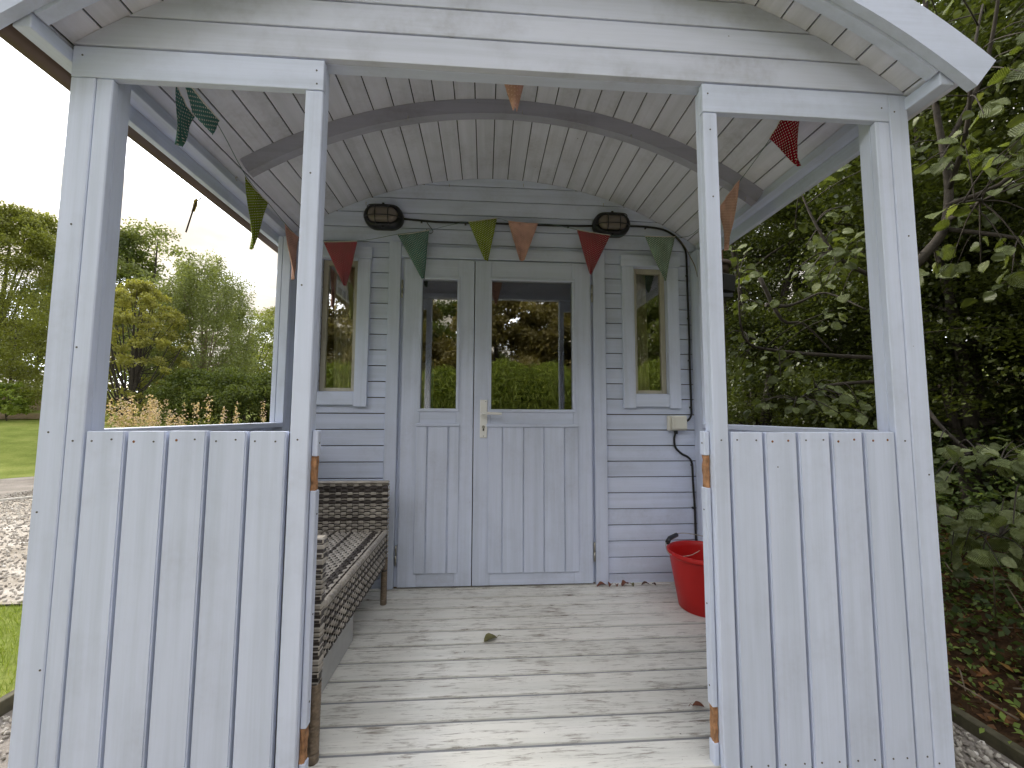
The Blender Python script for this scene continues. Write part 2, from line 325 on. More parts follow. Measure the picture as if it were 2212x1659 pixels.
# gable boards
gab = part('gable_wall')
def gable_poly(z0, z1, r=RR-.001, xl=XL, xr=XR, n=14):
    pts = []
    def halfx(z): return math.sqrt(max(r*r-(z-ZC)**2, 0))
    h0 = halfx(z0)
    L0 = max(XC-h0, xl); R0 = min(XC+h0, xr)
    pts.append((L0, z0)); pts.append((R0, z0))
    zs = [z0+(z1-z0)*i/n for i in range(1, n+1)]
    rs = []
    for z in zs:
        if r*r-(z-ZC)**2 <= 0: break
        rs.append((min(XC+halfx(z), xr), z))
    if len(rs) < n:  # apex
        for i in range(1, 12):
            x = rs[-1][0]+(2*XC-2*rs[-1][0])*i/12; rs.append((x, arcz(x, r)))
        top = rs
        return pts+top+[(2*XC-x, z) for x, z in [q for q in rs[:n] if q[0] > XC][::-1] if False]
    return pts+rs+[(max(2*XC-x, xl), z) for x, z in rs[::-1]]
z = H2; k = 0
while z < ZC+RR-.01:
    z1 = min(z+.0895, ZC+RR-.003)
    zs0 = z+(.0015 if k == 0 else .0055)
    if z1 >= ZC+RR-.004:
        h = math.sqrt((RR-.001)**2-(zs0-ZC)**2); xs = [XC-h+2*h*i/20 for i in range(21)]
        poly = [(x, arcz(x, RR-.001)) for x in xs[::-1]]
    else:
        poly = gable_poly(zs0, z1)
    obj('gable_board', prism(poly, 0.0, .018, .0012), GX, gab)
    z += .0895; k += 1
poly = [(x, arcz(x, RR-.001)) for x in np.linspace(XR-.002, XL+.002, 40)]+[(XL+.002, H2+.004), (XR-.002, H2+.004)]
obj('backing_board', prism(poly, .0085+.0101, .0205+.003, 0), GX, gab)
# ceiling boards
ceil = part('ceiling')
me = boxmesh(.0860, 1.325, .014, CY, .0014)
for k in range(-15, 16):
    a = (.0415-XC+k*.0903)/RR; r = RR+.007
    obj('ceiling_board', me, CY, ceil, (XC+r*math.sin(a), -.1+1.325/2, ZC+r*math.cos(a)), (0, a, 0))
# outer roof sheet
def arcband(r0, r1, y0, y1, a0, a1, n=48):
    bm = bmesh.new(); g = []
    for i in range(n+1):
        a = a0+(a1-a0)*i/n; s, c = math.sin(a), math.cos(a)
        g.append([bm.verts.new((XC+r_*s, y_, ZC+r_*c)) for r_, y_ in ((r0, y0), (r1, y0), (r1, y1), (r0, y1))])
    for A, B in zip(g, g[1:]):
        for j in range(4):
            f = bm.faces.new((A[j], A[(j+1) % 4], B[(j+1) % 4], B[j]))
    bm.faces.new(g[0][::-1]); bm.faces.new(g[-1]); bmesh.ops.recalc_face_normals(bm, faces=bm.faces[:])
    return bm_mesh(bm)
AM = .668
obj('roof', arcband(RR+.017, RR+.035, -.115, 5.6, -AM, AM), felt, hut)
obj('bargeboard', arcband(2.066, 2.170, -.128, -.103, -.68, .68, 60), PX, hut)
obj('soffit_lath', arcband(2.058, RR-.0005, -.1025, -.072, -.63, .63), PX, hut)
# rib
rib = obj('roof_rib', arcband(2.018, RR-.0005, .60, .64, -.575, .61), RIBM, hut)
# eave plates, mirrored about XC
for s in (-1, 1):
    mx_ = (lambda x: x) if s < 0 else (lambda x: 2*XC-x)
    def bx2(n, x0, x1, *a): x0, x1 = sorted((mx_(x0), mx_(x1))); return box(n, x0, x1, *a)
    bx2('wall_plate', -1.196, -1.140, .062, 1.20, 1.9485, 1.985, PY, hut, .002)
    bx2('wall_plate', -1.221, -1.1775, -.10, .0605, 1.908, 1.948, PY, hut, .002)
    bx2('eave_board', -1.221, -1.1965, .062, 1.30, 1.896, 1.95, PY, hut, .002)
    # side wall below the rail
    sw = part('side_panel')
    for k in range(11):
        y0 = .062+k*.0965
        bx2('plank', -1.172, -1.155, y0+.002, y0+.0945, ZB, .878, PZ, sw, .003)
    bx2('side_rail', -1.174, -1.105, .062, 1.117, .880, .904, PY, hut, .002)
    bx2('side_rail', -1.154, -1.115, .062, 1.117, ZB+.03, ZB+.1, PY, hut, .002)
    # outer cabin wall
    cw = part('cabin_wall')
    zz = -.15; 
    while zz < 1.93:
        bx2('siding_board', -1.168, -1.15, 1.2165, 5.5, zz+.002, min(zz+.0885, 1.94), PY, cw, .002); zz += .0904
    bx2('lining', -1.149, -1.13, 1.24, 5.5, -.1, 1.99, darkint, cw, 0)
# gutter (left side only)
bm = bmesh.new(); g = []
for i in range(13):
    a = math.pi+math.pi*i/12
    g.append([bm.verts.new((-1.257+.034*math.cos(a), y, 1.928+.034*math.sin(a))) for y in (-.12, 5.5)])
for A, B in zip(g, g[1:]): bm.faces.new((A[0], A[1], B[1], B[0])).smooth = True
me = bm_mesh(bm); gut = obj('gutter', me, brownpvc, hut); md = gut.modifiers.new('t', 'SOLIDIFY'); md.thickness = .003
# front panels
fp = part('front_panel'); P0 = -1.0625
for i in range(5): plank('plank', P0+i*.1008+.0042, P0+(i+1)*.1008-.0042, -.002, .016, ZB, H3+random.uniform(-.0015, .001), PZ, fp)
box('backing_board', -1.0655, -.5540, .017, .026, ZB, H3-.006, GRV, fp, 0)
box('rail', -1.0665, -.552, .027, .05, .846, H3-.012, PX, fp)
fp2 = part('front_panel'); P0 = .6585
for i in range(5): plank('plank', P0+i*.1010+.0042, P0+(i+1)*.1010-.0042, -.002, .016, ZB, H3+random.uniform(-.0015, .001), PZ, fp2)
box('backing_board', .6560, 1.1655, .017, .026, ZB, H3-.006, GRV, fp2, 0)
box('rail', .654, 1.168, .027, .05, .846, H3-.012, PX, fp2)
# screw heads
bm = bmesh.new(); bmesh.ops.create_cone(bm, cap_ends=True, segments=10, radius1=.0024, radius2=.0024, depth=.0012)
scm = bm_mesh(bm); scm.materials.append(dark)
bm = bmesh.new(); bmesh.ops.create_cone(bm, cap_ends=True, segments=10, radius1=.0036, radius2=.0024, depth=.0012)
scr = bm_mesh(bm); scr.materials.append(rust)
def screw(x, y, z, r=False, rot=(R(90), 0, 0)): obj('screw', scr if r else scm, None, hut, (x, y, z), rot)
for i in range(5):
    for j, d in ((0, .024), (1, .072)):
        screw(-1.0625+i*.1008+d+random.uniform(-.005, .005), -.0024, .879+random.uniform(-.003, .003), (i, j) in ((1, 0), (2, 0)))
        screw(.6585+i*.1010+d+random.uniform(-.005, .005), -.0024, .879+random.uniform(-.003, .003), i in (1, 3, 4))
        screw(.6585+i*.1010+d+random.uniform(-.005, .005), -.0024, .011)
for x, z in ((-1.09, .878), (-.533, .881), (.633, .880), (1.192, .878), (1.194, .01), (1.228, -.009), (-1.15, .90), (-.53, 1.62), (-.54, 1.3), (.634, 1.6), (.632, 1.81),
             (-1.14, 1.45), (-1.10, 1.12), (1.25, 1.5), (1.26, .78), (-1.16, .7), (-1.12, .32), (-1.15, 1.93),
             (1.232, 1.90), (.628, 1.925), (-.525, 1.925), (-.523, 1.885), (1.19, 1.91)):
    screw(x, -.0004 if z < H1 or True else 0, z)
# gate stops: strips screwed to the posts, with ripped out hinge recesses
for s, x0, x1 in ((-1, -.5045, -.489), (1, .5945, .6105)):
    st = box('gate_stop', x0, x1, .021, .046, .835, .9045, PZ, hut, .002)
    box('gate_stop', x0, x1, .021, .046, .148 if s > 0 else .14, .743, PZ, hut, .002)
    box('gate_stop', x0, x1, .021, .046, ZB, .055, PZ, hut, .002)
    for a, b_ in ((.743, .835), (.055, .148 if s > 0 else .14)):
        bm = bmesh.new(); bmbox(bm, min(x0, x1)+(.004 if s > 0 else 0), max(x0, x1)-(.004 if s < 0 else 0), .024, .044, a, b_)
        bmesh.ops.subdivide_edges(bm, edges=bm.edges[:], cuts=5, use_grid_fill=True)
        for v in bm.verts: v.co += Vector((random.uniform(-.0015, .0015), random.uniform(-.002, .002), 0))
        o = obj('splintered_patch', bm_mesh(bm), rawwood, hut); o['label'] = 'bare splintered wood where a hinge was'
    for z_ in (.87, .68, .42, .2): obj('screw', scm, None, hut, (x1+.0004 if s < 0 else x0-.0004, .033, z_), (0, R(90), 0))
# back wall --------------------------------------------------------
bw = part('back_wall'); YD = 1.198; YW = 1.2184
row = .954+.0904*15
edges = []
zk = .954-.0904*11
WL = (-1.04, -.83+.0, 0, 0)
holes = [(-.975, -.77, 1.055, 1.85), (.83, 1.065, 1.055, 1.85), (-.56, .63, -1, 1.90)]
while zk < ZC+RR:
    z0, z1 = zk+.0027, zk+.0877
    segs = [(-1.150, 1.242)]
    for hx0, hx1, hz0, hz1 in holes:
        if z1 > hz0+.02 and z0 < hz1-.02:
            ns_ = []
            for a, b_ in segs:
                if hx0 > a and hx1 < b_: ns_ += [(a, hx0), (hx1, b_)]
                else: ns_.append((a, b_))
            segs = ns_
    if z1 < 1.99:
        for a, b_ in segs: box('siding_board', a, b_, YW, YW+.016, z0, z1, PX, bw, .0016)
    elif z0 < ZC+RR-.012:
        z1c = min(z1, ZC+RR-.001)
        if z1 > ZC+RR-.002:
            h = math.sqrt(RR**2-(z0-ZC)**2); poly = [(x, arcz(x)) for x in np.linspace(XC+h, XC-h, 21)]
        else: poly = gable_poly(z0, z1c, RR, -1.16, 1.25)
        obj('siding_board', prism(poly, YW, YW+.016, .0016), PX, bw)
    zk += .0904
bm = bmesh.new()
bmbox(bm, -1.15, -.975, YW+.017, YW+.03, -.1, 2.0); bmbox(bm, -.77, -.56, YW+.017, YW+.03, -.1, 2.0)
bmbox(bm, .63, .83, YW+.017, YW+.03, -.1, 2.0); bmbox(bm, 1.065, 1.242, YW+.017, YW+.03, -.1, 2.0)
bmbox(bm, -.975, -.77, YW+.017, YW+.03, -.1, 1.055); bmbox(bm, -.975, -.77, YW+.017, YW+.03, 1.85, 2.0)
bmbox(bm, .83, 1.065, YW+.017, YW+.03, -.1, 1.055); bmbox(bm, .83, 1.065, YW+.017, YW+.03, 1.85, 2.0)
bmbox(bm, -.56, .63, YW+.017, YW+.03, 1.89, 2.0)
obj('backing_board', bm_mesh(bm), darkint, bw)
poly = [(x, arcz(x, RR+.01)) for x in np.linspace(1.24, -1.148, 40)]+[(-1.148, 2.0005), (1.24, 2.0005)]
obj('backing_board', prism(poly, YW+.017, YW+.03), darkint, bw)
box('siding_board', -.5275, .5935, YW, YW+.016, 1.852, 1.9465, PX, bw, .0016)
# door frame
df = part('door_frame')
box('jamb', -.597, -.5285, YD-.004, YW+.03, 0.002, 1.949, PZ, df, .003); box('jamb', .5945, .667, YD-.004, YW+.03, 0.002, 1.949, PZ, df, .003)
box('jamb', -.5275, -.5115, YD+.022, YW+.03, .002, 1.86, PZ, df, .001); box('jamb', .5815, .5935, YD+.022, YW+.03, .002, 1.86, PZ, df, .001)
box('head_trim', -.5275, .5935, YD-.001, YW+.03, 1.857, 1.924, PX, df, .003)
box('threshold', -.5275, .5935, YD+.018, YW+.03, .0005, .006, oldwood, df, 0)
def door(x0, x1, gx0, gx1, gz0, gz1, planks, pz0, pz1, ledge, hinge_x, lab):
    d = bpy.data.objects.new('door', None); link(d, hut, ((x0+x1)/2, YD+.02, .9)); d['label'] = lab
    zt, zb = 1.848, .009; y0, y1 = YD, YD+.04
    box('stile', x0, gx0-.0006, y0, y1, zb, zt, PZ, d, .002); box('stile', gx1+.0006, x1, y0, y1, zb, zt, PZ, d, .002)
    box('door_rail', gx0, gx1, y0+.0006, y1, gz1, zt-.0005, PX, d, .001); 
    box('door_rail', gx0, gx1, y0+.0006, y1, zb+.0005, gz0, PX, d, .001)
    bd = .0155
    for a in ((gx0-bd, gx1+bd, gz1-.002, gz1+bd), (gx0-bd, gx1+bd, gz0-bd, gz0+.002)): box('glazing_bead', a[0], a[1], y0-.006, y0-.0004, a[2], a[3], PX, d, .002)
    for a in ((gx0-bd, gx0+.002), (gx1-.002, gx1+bd)): box('glazing_bead', a[0], a[1], y0-.0055, y0-.0004, gz0+.0025, gz1-.0025, PZ, d, .002)
    box('glass_pane', gx0-.001, gx1+.001, y0+.016, y0+.020, gz0-.001, gz1+.001, glass, d, 0)
    for a, b_ in planks: box('plank', a+.0015, b_-.0015, y0-.0095, y0-.0004, pz0, pz1, PZ, d, .002)
    box('ledge', ledge[0], ledge[1], y0-.016, y0-.0004, pz1+.0006, .899, PX, d, .002)
    for hz in (1.616, .130):
        hg = bpy.data.objects.new('hinge', None)
        o = obj('hinge', tubemesh([(0, 0, 0), (0, 0, .05)], .0055, 10), steel, d, (hinge_x, YD-.003, hz))
        o2 = obj('hinge', tubemesh([(0, 0, 0), (0, 0, .05)], .0055, 10), steel, d, (hinge_x, YD-.003, hz+.053))
        bpy.data.objects.remove(hg)
    return d
dl = door(-.508, -.1055, -.404, -.2005, .981, 1.7315, [(-.422, -.3595), (-.3555, -.2435), (-.2375, -.180)], .083, .883, (-.4235, -.181), -.517, 'narrow left door leaf')
dr = door(-.1005, .5785, -.005, .470, .979, 1.735, [(-.018, .0615), (.0645, .1815), (.1835, .2985), (.3005, .4165), (.4185, .4985)], .077, .880, (-.028, .499), .5865, 'wide right door leaf with lever handle')
# handle
hp = box('handle_plate', -.066, -.024, YD-.008, YD-.0004, .819, 1.034, alu, dr, .003)
hl = obj('lever', tubemesh(smooth_path([(-.048, YD-.008, .957), (-.048, YD-.045, .958), (-.035, YD-.052, .958), (.01, YD-.05, .957), (.056, YD-.046, .954)], 4), [.009]*5+[.0085]*6+[.0075]*6, 10), alu, hp)
bm = bmesh.new(); bmesh.ops.create_cone(bm, cap_ends=True, segments=16, radius1=.0085, radius2=.0085, depth=.006)
obj('key_cylinder', bm_mesh(bm), steel, hp, (-.0455, YD-.010, .880), (R(90), 0, 0))
box('key_cylinder', -.0495, -.0415, YD-.0125, YD-.0085, .858, .876, dark, hp, .001)
for z_ in (1.024, .829): obj('plate_screw', scm, None, hp, (-.033 if z_ > 1 else -.045, YD-.0088, z_), (R(90), 0, 0))
# windows
def window(s):
    f = (lambda x: x) if s > 0 else (lambda x: .072-x)
    w = bpy.data.objects.new('window', None); link(w, hut, (f(.9445), YW, 1.45)); w['label'] = 'narrow window %s of the doors' % ('right' if s > 0 else 'left')
    def b2(n, x0, x1, *a): x0, x1 = sorted((f(x0), f(x1))); return box(n, x0, x1, *a)
    ty = YD-.002
    b2('side_trim', .772, .8435, ty, YW-.0005, .991, 1.8395, PZ, w, .002); b2('side_trim', 1.0475, 1.117, ty, YW-.0005, .991, 1.8395, PZ, w, .002)
    b2('head_trim', .765, 1.129, ty-.003, YW-.0005, 1.8405, 1.911, PX, w, .002)
    b2('bottom_trim', .8445, 1.0465, ty+.003, YW-.0005, 1.0, 1.072, PX, w, .002)
    b2('reveal', .83, .845, YW, YW+.06, 1.06, 1.85, PZ, w, 0); b2('reveal', 1.05, 1.065, YW, YW+.06, 1.06, 1.85, PZ, w, 0)
    b2('reveal', .8455, 1.0495, YW, YW+.06, 1.842, 1.85, PX, w, 0); b2('sill', .8455, 1.0495, YW, YW+.06, 1.06, 1.0775, PX, w, .001)
    sy = YW+.022
    sa = b2('sash', .8465, .8735, sy, sy+.03, 1.0785, 1.8405, WIN, w, .002); b2('sash', 1.0215, 1.049, sy, sy+.03, 1.0785, 1.8405, WIN, w, .002)
    b2('sash', .874, 1.021, sy+.0004, sy+.03, 1.812, 1.8405, WIN, w, .002); b2('sash', .874, 1.021, sy+.0004, sy+.03, 1.0785, 1.098, WIN, w, .002)
    b2('glass_pane', .873, 1.022, sy+.012, sy+.015, 1.097, 1.813, glass, w, 0)
window(1); window(-1)
# interior of the hut
inn = part('interior')
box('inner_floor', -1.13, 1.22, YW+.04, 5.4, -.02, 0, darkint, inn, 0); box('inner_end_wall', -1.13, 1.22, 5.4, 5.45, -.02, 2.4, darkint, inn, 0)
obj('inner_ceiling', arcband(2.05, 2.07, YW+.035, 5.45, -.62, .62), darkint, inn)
# deck
deck = part('deck')
box('deck_board', -.486, .592, -.03, .0078, -.022, 0, DX, deck, .0022)
for k in range(-1, 12):
    yc = .12+.1066*k
    y1 = min(yc+.1066-.0075, 1.26); 
    if yc > 1.2: break
    box('deck_board', -1.150, 1.243, yc+.0075, y1, -.022, 0+random.uniform(-.0006, .0002), DX, deck, .0022)
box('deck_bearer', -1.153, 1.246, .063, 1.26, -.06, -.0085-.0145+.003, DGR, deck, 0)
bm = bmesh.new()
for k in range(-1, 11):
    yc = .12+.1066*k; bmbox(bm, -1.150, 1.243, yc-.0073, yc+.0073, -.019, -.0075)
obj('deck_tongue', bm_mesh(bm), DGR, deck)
# undercarriage
box('chassis_beam', -1.0, -.9, -.02, 5.4, -.22, -.062, oldwood, hut, .004); box('chassis_beam', .99, 1.09, -.02, 5.4, -.22, -.062, oldwood, hut, .004)
box('skirt_board', XL, XR, -.0, .02, -.24, ZB-.001, PX, hut, .002)
for x in (-.95, 1.04):
    for y in (.5, 4.6): box('chassis_leg', x-.06, x+.06, y-.06, y+.06, -.6, -.221, oldwood, hut, .004)
# ------------------------------------------------------------------ wall lights
def stadium(w, h, n=12):
    r = h/2; c = w/2-r; o = []
    for i in range(n+1): a = -math.pi/2+math.pi*i/n; o.append((c+r*math.cos(a), r*math.sin(a)))
    for i in range(n+1): a = math.pi/2+math.pi*i/n; o.append((-c+r*math.cos(a), r*math.sin(a)))
    return o
def loft(rings, mi=0, capf=True):
    bm = bmesh.new(); g = [[bm.verts.new(v) for v in r_] for r_ in rings]; n = len(g[0])
    for A, B in zip(g, g[1:]):
        for k in range(n): bm.faces.new((A[k], A[(k+1) % n], B[(k+1) % n], B[k])).smooth = True
    if capf: bm.faces.new(g[-1])
    bmesh.ops.recalc_face_normals(bm, faces=bm.faces[:]); return bm_mesh(bm)
def bulkhead(x, z, lab):
    L_ = empty('wall_light', (x, YW, z), lab, 'wall light', 'bulkhead lights on the porch wall')
    S_ = lambda w, h, y: [(a, y, b_) for a, b_ in stadium(w, h)]
    obj('lamp_housing', loft([S_(.222, .138, -.0008), S_(.226, .142, -.02), S_(.222, .138, -.045), S_(.205, .121, -.058), S_(.176, .092, -.062), S_(.173, .089, -.045), S_(.172, .088, -.03)]), black, L_, (x, YW, z))
    obj('lamp_glass', loft([S_(.174, .090, -.045), S_(.170, .086, -.060), S_(.160, .076, -.072), S_(.135, .052, -.080), S_(.09, .02, -.083)]), lampglass, L_, (x, YW, z))
    bm = bmesh.new()
    for xo in (-.036, .036): tubemesh(smooth_path([(xo, -.058, .056), (xo, -.083, .042), (xo, -.093, 0), (xo, -.083, -.042), (xo, -.058, -.056)], 4), .0028, 6, bm=bm)
    for zo in (.042, -.016):
        w_ = .088 if zo > .03 else .10
        tubemesh(smooth_path([(-w_, -.058, zo), (-.065, -.085, zo), (0, -.093, zo), (.065, -.085, zo), (w_, -.058, zo)], 4), .0028, 6, bm=bm)
    obj('lamp_guard', bm_mesh(bm), black, L_, (x, YW, z))
    for zz in (.066, -.068): obj('guard_lug', boxmesh(.014, .012, .014, black, .002), black, L_, (x, YW-.05, z+zz))
bulkhead(-.631, 2.087, 'black oval caged bulkhead light above the left window')
bulkhead(.708, 2.089, 'black oval caged bulkhead light at the cable bend, right of the doors')
# cable from light to light and down to the switch
cab = empty('lighting_cable', (.3, YW, 2.08), 'black lighting cable clipped between the wall lights and down to the switch', 'cable')
yc_ = YW-.008
obj('cable_run', tubemesh(smooth_path([(-.53, yc_, 2.090), (-.419, yc_, 2.083), (-.321, yc_, 2.078), (-.163, yc_, 2.079), (.036, yc_, 2.082), (.28, yc_, 2.081), (.489, yc_, 2.084), (.605, yc_, 2.088)], 5), .0062, 8), blackr, cab)
obj('cable_run', tubemesh(smooth_path([(.82, yc_, 2.094), (.926, yc_, 2.094), (1.032, yc_, 2.081), (1.094, yc_, 2.053), (1.136, yc_, 2.016), (1.164, yc_, 1.975), (1.178, yc_, 1.929), (1.179, yc_, 1.819), (1.180, yc_, 1.631), (1.182, yc_, 1.4), (1.180, yc_, 1.281), (1.182, yc_, 1.005), (1.181, yc_, .956), (1.163, yc_, .925), (1.138, yc_, .913)], 6), .0062, 8), blackr, cab)
for x, z in ((-.419, 2.078), (-.163, 2.074), (.23, 2.076), (.45, 2.079), (.926, 2.089), (1.176, 1.80), (1.178, 1.536), (1.176, 1.281), (1.176, 1.0)):
    obj('cable_clip', boxmesh(.009, .016, .011, black, .002), black, cab, (x, YW-.008, z-.003))
cb2 = empty('power_cable', (1.1, YW, .5), 'black power cable running from the switch down behind the red bucket', 'cable')
obj('cable_run', tubemesh(smooth_path([(1.077, YW-.02, .864), (1.076, YW-.012, .84), (1.072, yc_, .811), (1.079, yc_, .764), (1.114, yc_, .728), (1.155, yc_, .705), (1.176, yc_, .669), (1.179, yc_, .568), (1.185, yc_, .413), (1.187, yc_, .222), (1.187, yc_, .03)], 6), .0062, 8), blackr, cb2)
obj('cable_gland', tubemesh([(1.077, YW-.022, .862), (1.077, YW-.022, .842)], .0115, 10), black, cb2)
for z in (.66, .415): obj('cable_clip', boxmesh(.009, .016, .011, black, .002), black, cb2, (1.174, YW-.008, z))
# switch
sw_ = empty('wall_switch', (1.083, YW, .906), 'cream weatherproof switch on the wall below the right window', 'switch')
box('switch_box', 1.031, 1.139, YW-.034, YW-.0005, .862, .949, cream, sw_, .005); box('cover_flap', 1.046, 1.135, YW-.048, YW-.0345, .866, .945, cream, sw_, .004); box('rocker', 1.058, 1.130, YW-.052, YW-.0485, .873, .939, cream, sw_, .0015)
# s hook
hk = obj('s_hook', tubemesh(smooth_path([(-.382, YW-.02, 2.072), (-.383, YW-.025, 2.062), (-.372, YW-.03, 2.045), (-.354, YW-.03, 2.022), (-.349, YW-.03, 2.008), (-.360, YW-.03, 1.998), (-.374, YW-.03, 2.002), (-.386, YW-.03, 2.022)], 5), .0022, 6), black); tag(hk, 'small black wire hook hanging from the cable over the teal pennant', 'hook')
# cup hooks on rib and wall
bm = bmesh.new(); tubemesh(smooth_path([(0, 0, 0), (0, -.008, -.002), (0, -.014, -.010), (0, -.008, -.018), (0, -.002, -.016)], 4), .0016, 6, bm=bm); chm = bm_mesh(bm); chm.materials.append(steel)
for x, y, z in ((-.386, .599, 2.256), (.117, .599, 2.31), (.614, .599, 2.222), (-.74, YW, 2.185), (-.261, YW, 2.316), (.181, YW, 2.336), (.668, YW, 2.234), (-1.09, .599, 1.945), (1.14, .599, 1.95)):
    obj('cup_hook', chm, None, hut, (x, y, z))
# ------------------------------------------------------------------ bunting
def cloth(name, c, dots=True, dotc=(.70, .66, .58)):
    m_, t, b = newmat(name); L = t.links.new
    uv = nd(t, 'ShaderNodeUVMap'); 
    n = nd(t, 'ShaderNodeTexNoise', Scale=18.0, Detail=4.0); co = nd(t, 'ShaderNodeTexCoord'); L(co.outputs['Object'], n.inputs['Vector'])
    r = nd(t, 'ShaderNodeValToRGB'); r.color_ramp.elements[0].color = (*[v*.72 for v in c], 1); r.color_ramp.elements[1].color = (*[min(1, v*1.2) for v in c], 1); r.color_ramp.elements[0].position = .3; r.color_ramp.elements[1].position = .7
    L(n.outputs['Fac'], r.inputs[0]); last = r.outputs[0]
    if dots:
        fs = []
        for off in (0, .5):
            mp_ = nd(t, 'ShaderNodeMapping'); mp_.inputs['Scale'].default_value = (1/.0175, 1/.0125, 1); mp_.inputs['Location'].default_value = (off, off, 0); L(uv.outputs[0], mp_.inputs[0])
            fr_ = nd(t, 'ShaderNodeVectorMath', operation='FRACTION'); L(mp_.outputs[0], fr_.inputs[0])
            sb = nd(t, 'ShaderNodeVectorMath', operation='SUBTRACT'); L(fr_.outputs[0], sb.inputs[0]); sb.inputs[1].default_value = (.5, .5, 0)
            ml = nd(t, 'ShaderNodeVectorMath', operation='MULTIPLY'); L(sb.outputs[0], ml.inputs[0]); ml.inputs[1].default_value = (.0175, .0125, 0)
            ln = nd(t, 'ShaderNodeVectorMath', operation='LENGTH'); L(ml.outputs[0], ln.inputs[0])
            lt = nd(t, 'ShaderNodeMath', operation='LESS_THAN'); L(ln.outputs['Value'], lt.inputs[0]); lt.inputs[1].default_value = .0021; fs.append(lt)
        mx_ = nd(t, 'ShaderNodeMath', operation='MAXIMUM'); L(fs[0].outputs[0], mx_.inputs[0]); L(fs[1].outputs[0], mx_.inputs[1])
        mi = nd(t, 'ShaderNodeMix', data_type='RGBA'); L(mx_.outputs[0], mi.inputs['Factor']); L(last, mi.inputs['A']); mi.inputs['B'].default_value = (*dotc, 1); last = mi.outputs['Result']
    L(last, b.inputs['Base Color']); b.inputs['Roughness'].default_value = .9; b.inputs['Specular IOR Level'].default_value = .1
    wv = nd(t, 'ShaderNodeTexNoise', Scale=500.0); L(co.outputs['Object'], wv.inputs['Vector']); bp = nd(t, 'ShaderNodeBump', Strength=.4, Distance=.001); L(wv.outputs['Fac'], bp.inputs['Height']); L(bp.outputs[0], b.inputs['Normal'])
    return m_
c_red = cloth('red_dotted_cloth', (.27, .006, .028)); c_teal = cloth('teal_dotted_cloth', (.085, .20, .175)); c_oliv = cloth('olive_dotted_cloth', (.21, .27, .02)); c_peach = cloth('peach_cloth', (.64, .37, .31), True, (.72, .47, .39)); c_green = cloth('pale_green_dotted_cloth', (.21, .31, .24))
string_m = simple('green_string', (.10, .17, .15), .9)
bunt = empty('bunting', (0, 1.14, 2.05), 'string of dotted cloth pennants hung around the inside of the porch', 'bunting')
def pennant(mat, a, b_, tip, lab, tw=.012, wav=.006, fold=0, fringe=True):
    a, b_, tip = Vector(a), Vector(b_), Vector(tip)
    nrm = (b_-a).cross(tip-a).normalized(); w = (b_-a).length; h = (tip-(a+b_)/2).length
    ph = random.uniform(0, 6); bm = bmesh.new(); uvl = bm.loops.layers.uv.new('UVMap'); nu, nv = 8, 16; V = []; UV = {}
    for j in range(nv+1):
        v = j/nv; cen = (a+b_)/2*(1-v)+tip*v; half = (b_-a)/2*(1-v)+(b_-a).normalized()*tw/2*v; rr_ = []
        for i in range(nu+1):
            u = i/nu*2-1
            off = wav*math.sin(u*2.6+ph+v*2.2)*(.5+v)+wav*.9*math.sin(v*5+ph)+.0018*math.sin(u*9+v*4+ph)
            jag = random.uniform(-.0012, .0012) if i in (0, nu) else 0
            p = cen+half*u*(1+jag*8)+nrm*off
            if j == 0: p += Vector((0, 0, -.004*(1-u*u)))
            vt = bm.verts.new(p); UV[vt] = (u*(half.length), v*h); rr_.append(vt)
        V.append(rr_)
    for j in range(nv):
        for i in range(nu):
            f = bm.faces.new((V[j][i], V[j][i+1], V[j+1][i+1], V[j+1][i])); f.smooth = True
            for l in f.loops: l[uvl].uv = UV[l.vert]
    tubemesh([V[0][i].co+Vector((0, 0, .001)) for i in range(nu+1)], .0028, 5, bm=bm)
    o = obj('pennant', bm_mesh(bm), mat, bunt); o['label'] = lab
    md = o.modifiers.new('t', 'SOLIDIFY'); md.thickness = .0012
Yb = 1.14
pennant(c_red, (-.935, 1.12, 1.896), (-.755, 1.125, 1.907), (-.812, 1.12, 1.652), 'red dotted pennant by the left window')
pennant(c_teal, (-.540, Yb, 1.963), (-.365, Yb+.01, 1.997), (-.392, Yb, 1.712), 'teal dotted pennant over the left door leaf')
pennant(c_oliv, (-.143, Yb+.01, 2.056), (.022, Yb+.01, 2.082), (-.037, Yb+.01, 1.831), 'olive dotted pennant over the door meeting point', .018)
pennant(c_peach, (.086, Yb+.01, 2.066), (.261, Yb+.01, 2.060), (.166, Yb+.01, 1.834), 'plain peach pennant above the wide door leaf', .028)
pennant(c_red, (.485, 1.13, 2.022), (.680, 1.13, 1.993), (.564, 1.13, 1.760), 'red dotted pennant beneath the right wall light')
pennant(c_green, (.893, Yb, 1.999), (1.076, Yb, 2.003), (1.007, Yb, 1.737), 'pale green dotted pennant over the right window')
pennant(c_peach, (-1.03, 1.029, 1.878), (-1.03, .892, 1.883), (-1.03, .986, 1.637), 'peach pennant at the back of the left side', .012)
pennant(c_oliv, (-1.03, .724, 1.904), (-1.03, .554, 1.924), (-1.03, .614, 1.643), 'olive pennant halfway along the left side', .012)
pennant(c_teal, (-1.025, .157, 1.985), (-1.03, .257, 1.955), (-1.03, .186, 1.806), 'teal pennant folded over at the front left', .012)
pennant(c_teal, (-1.015, .165, 2.030), (-.985, .310, 1.985), (-1.02, .275, 1.945), 'teal pennant folded over at the front left', .08, .003)
pennant(c_red, (1.05, .300, 2.016), (1.05, .150, 2.100), (1.05, .163, 1.822), 'red dotted pennant at the front right')
pennant(c_peach, (1.08, .532, 1.988), (1.08, .705, 1.941), (1.08, .640, 1.722), 'peach pennant halfway along the right side', .03)
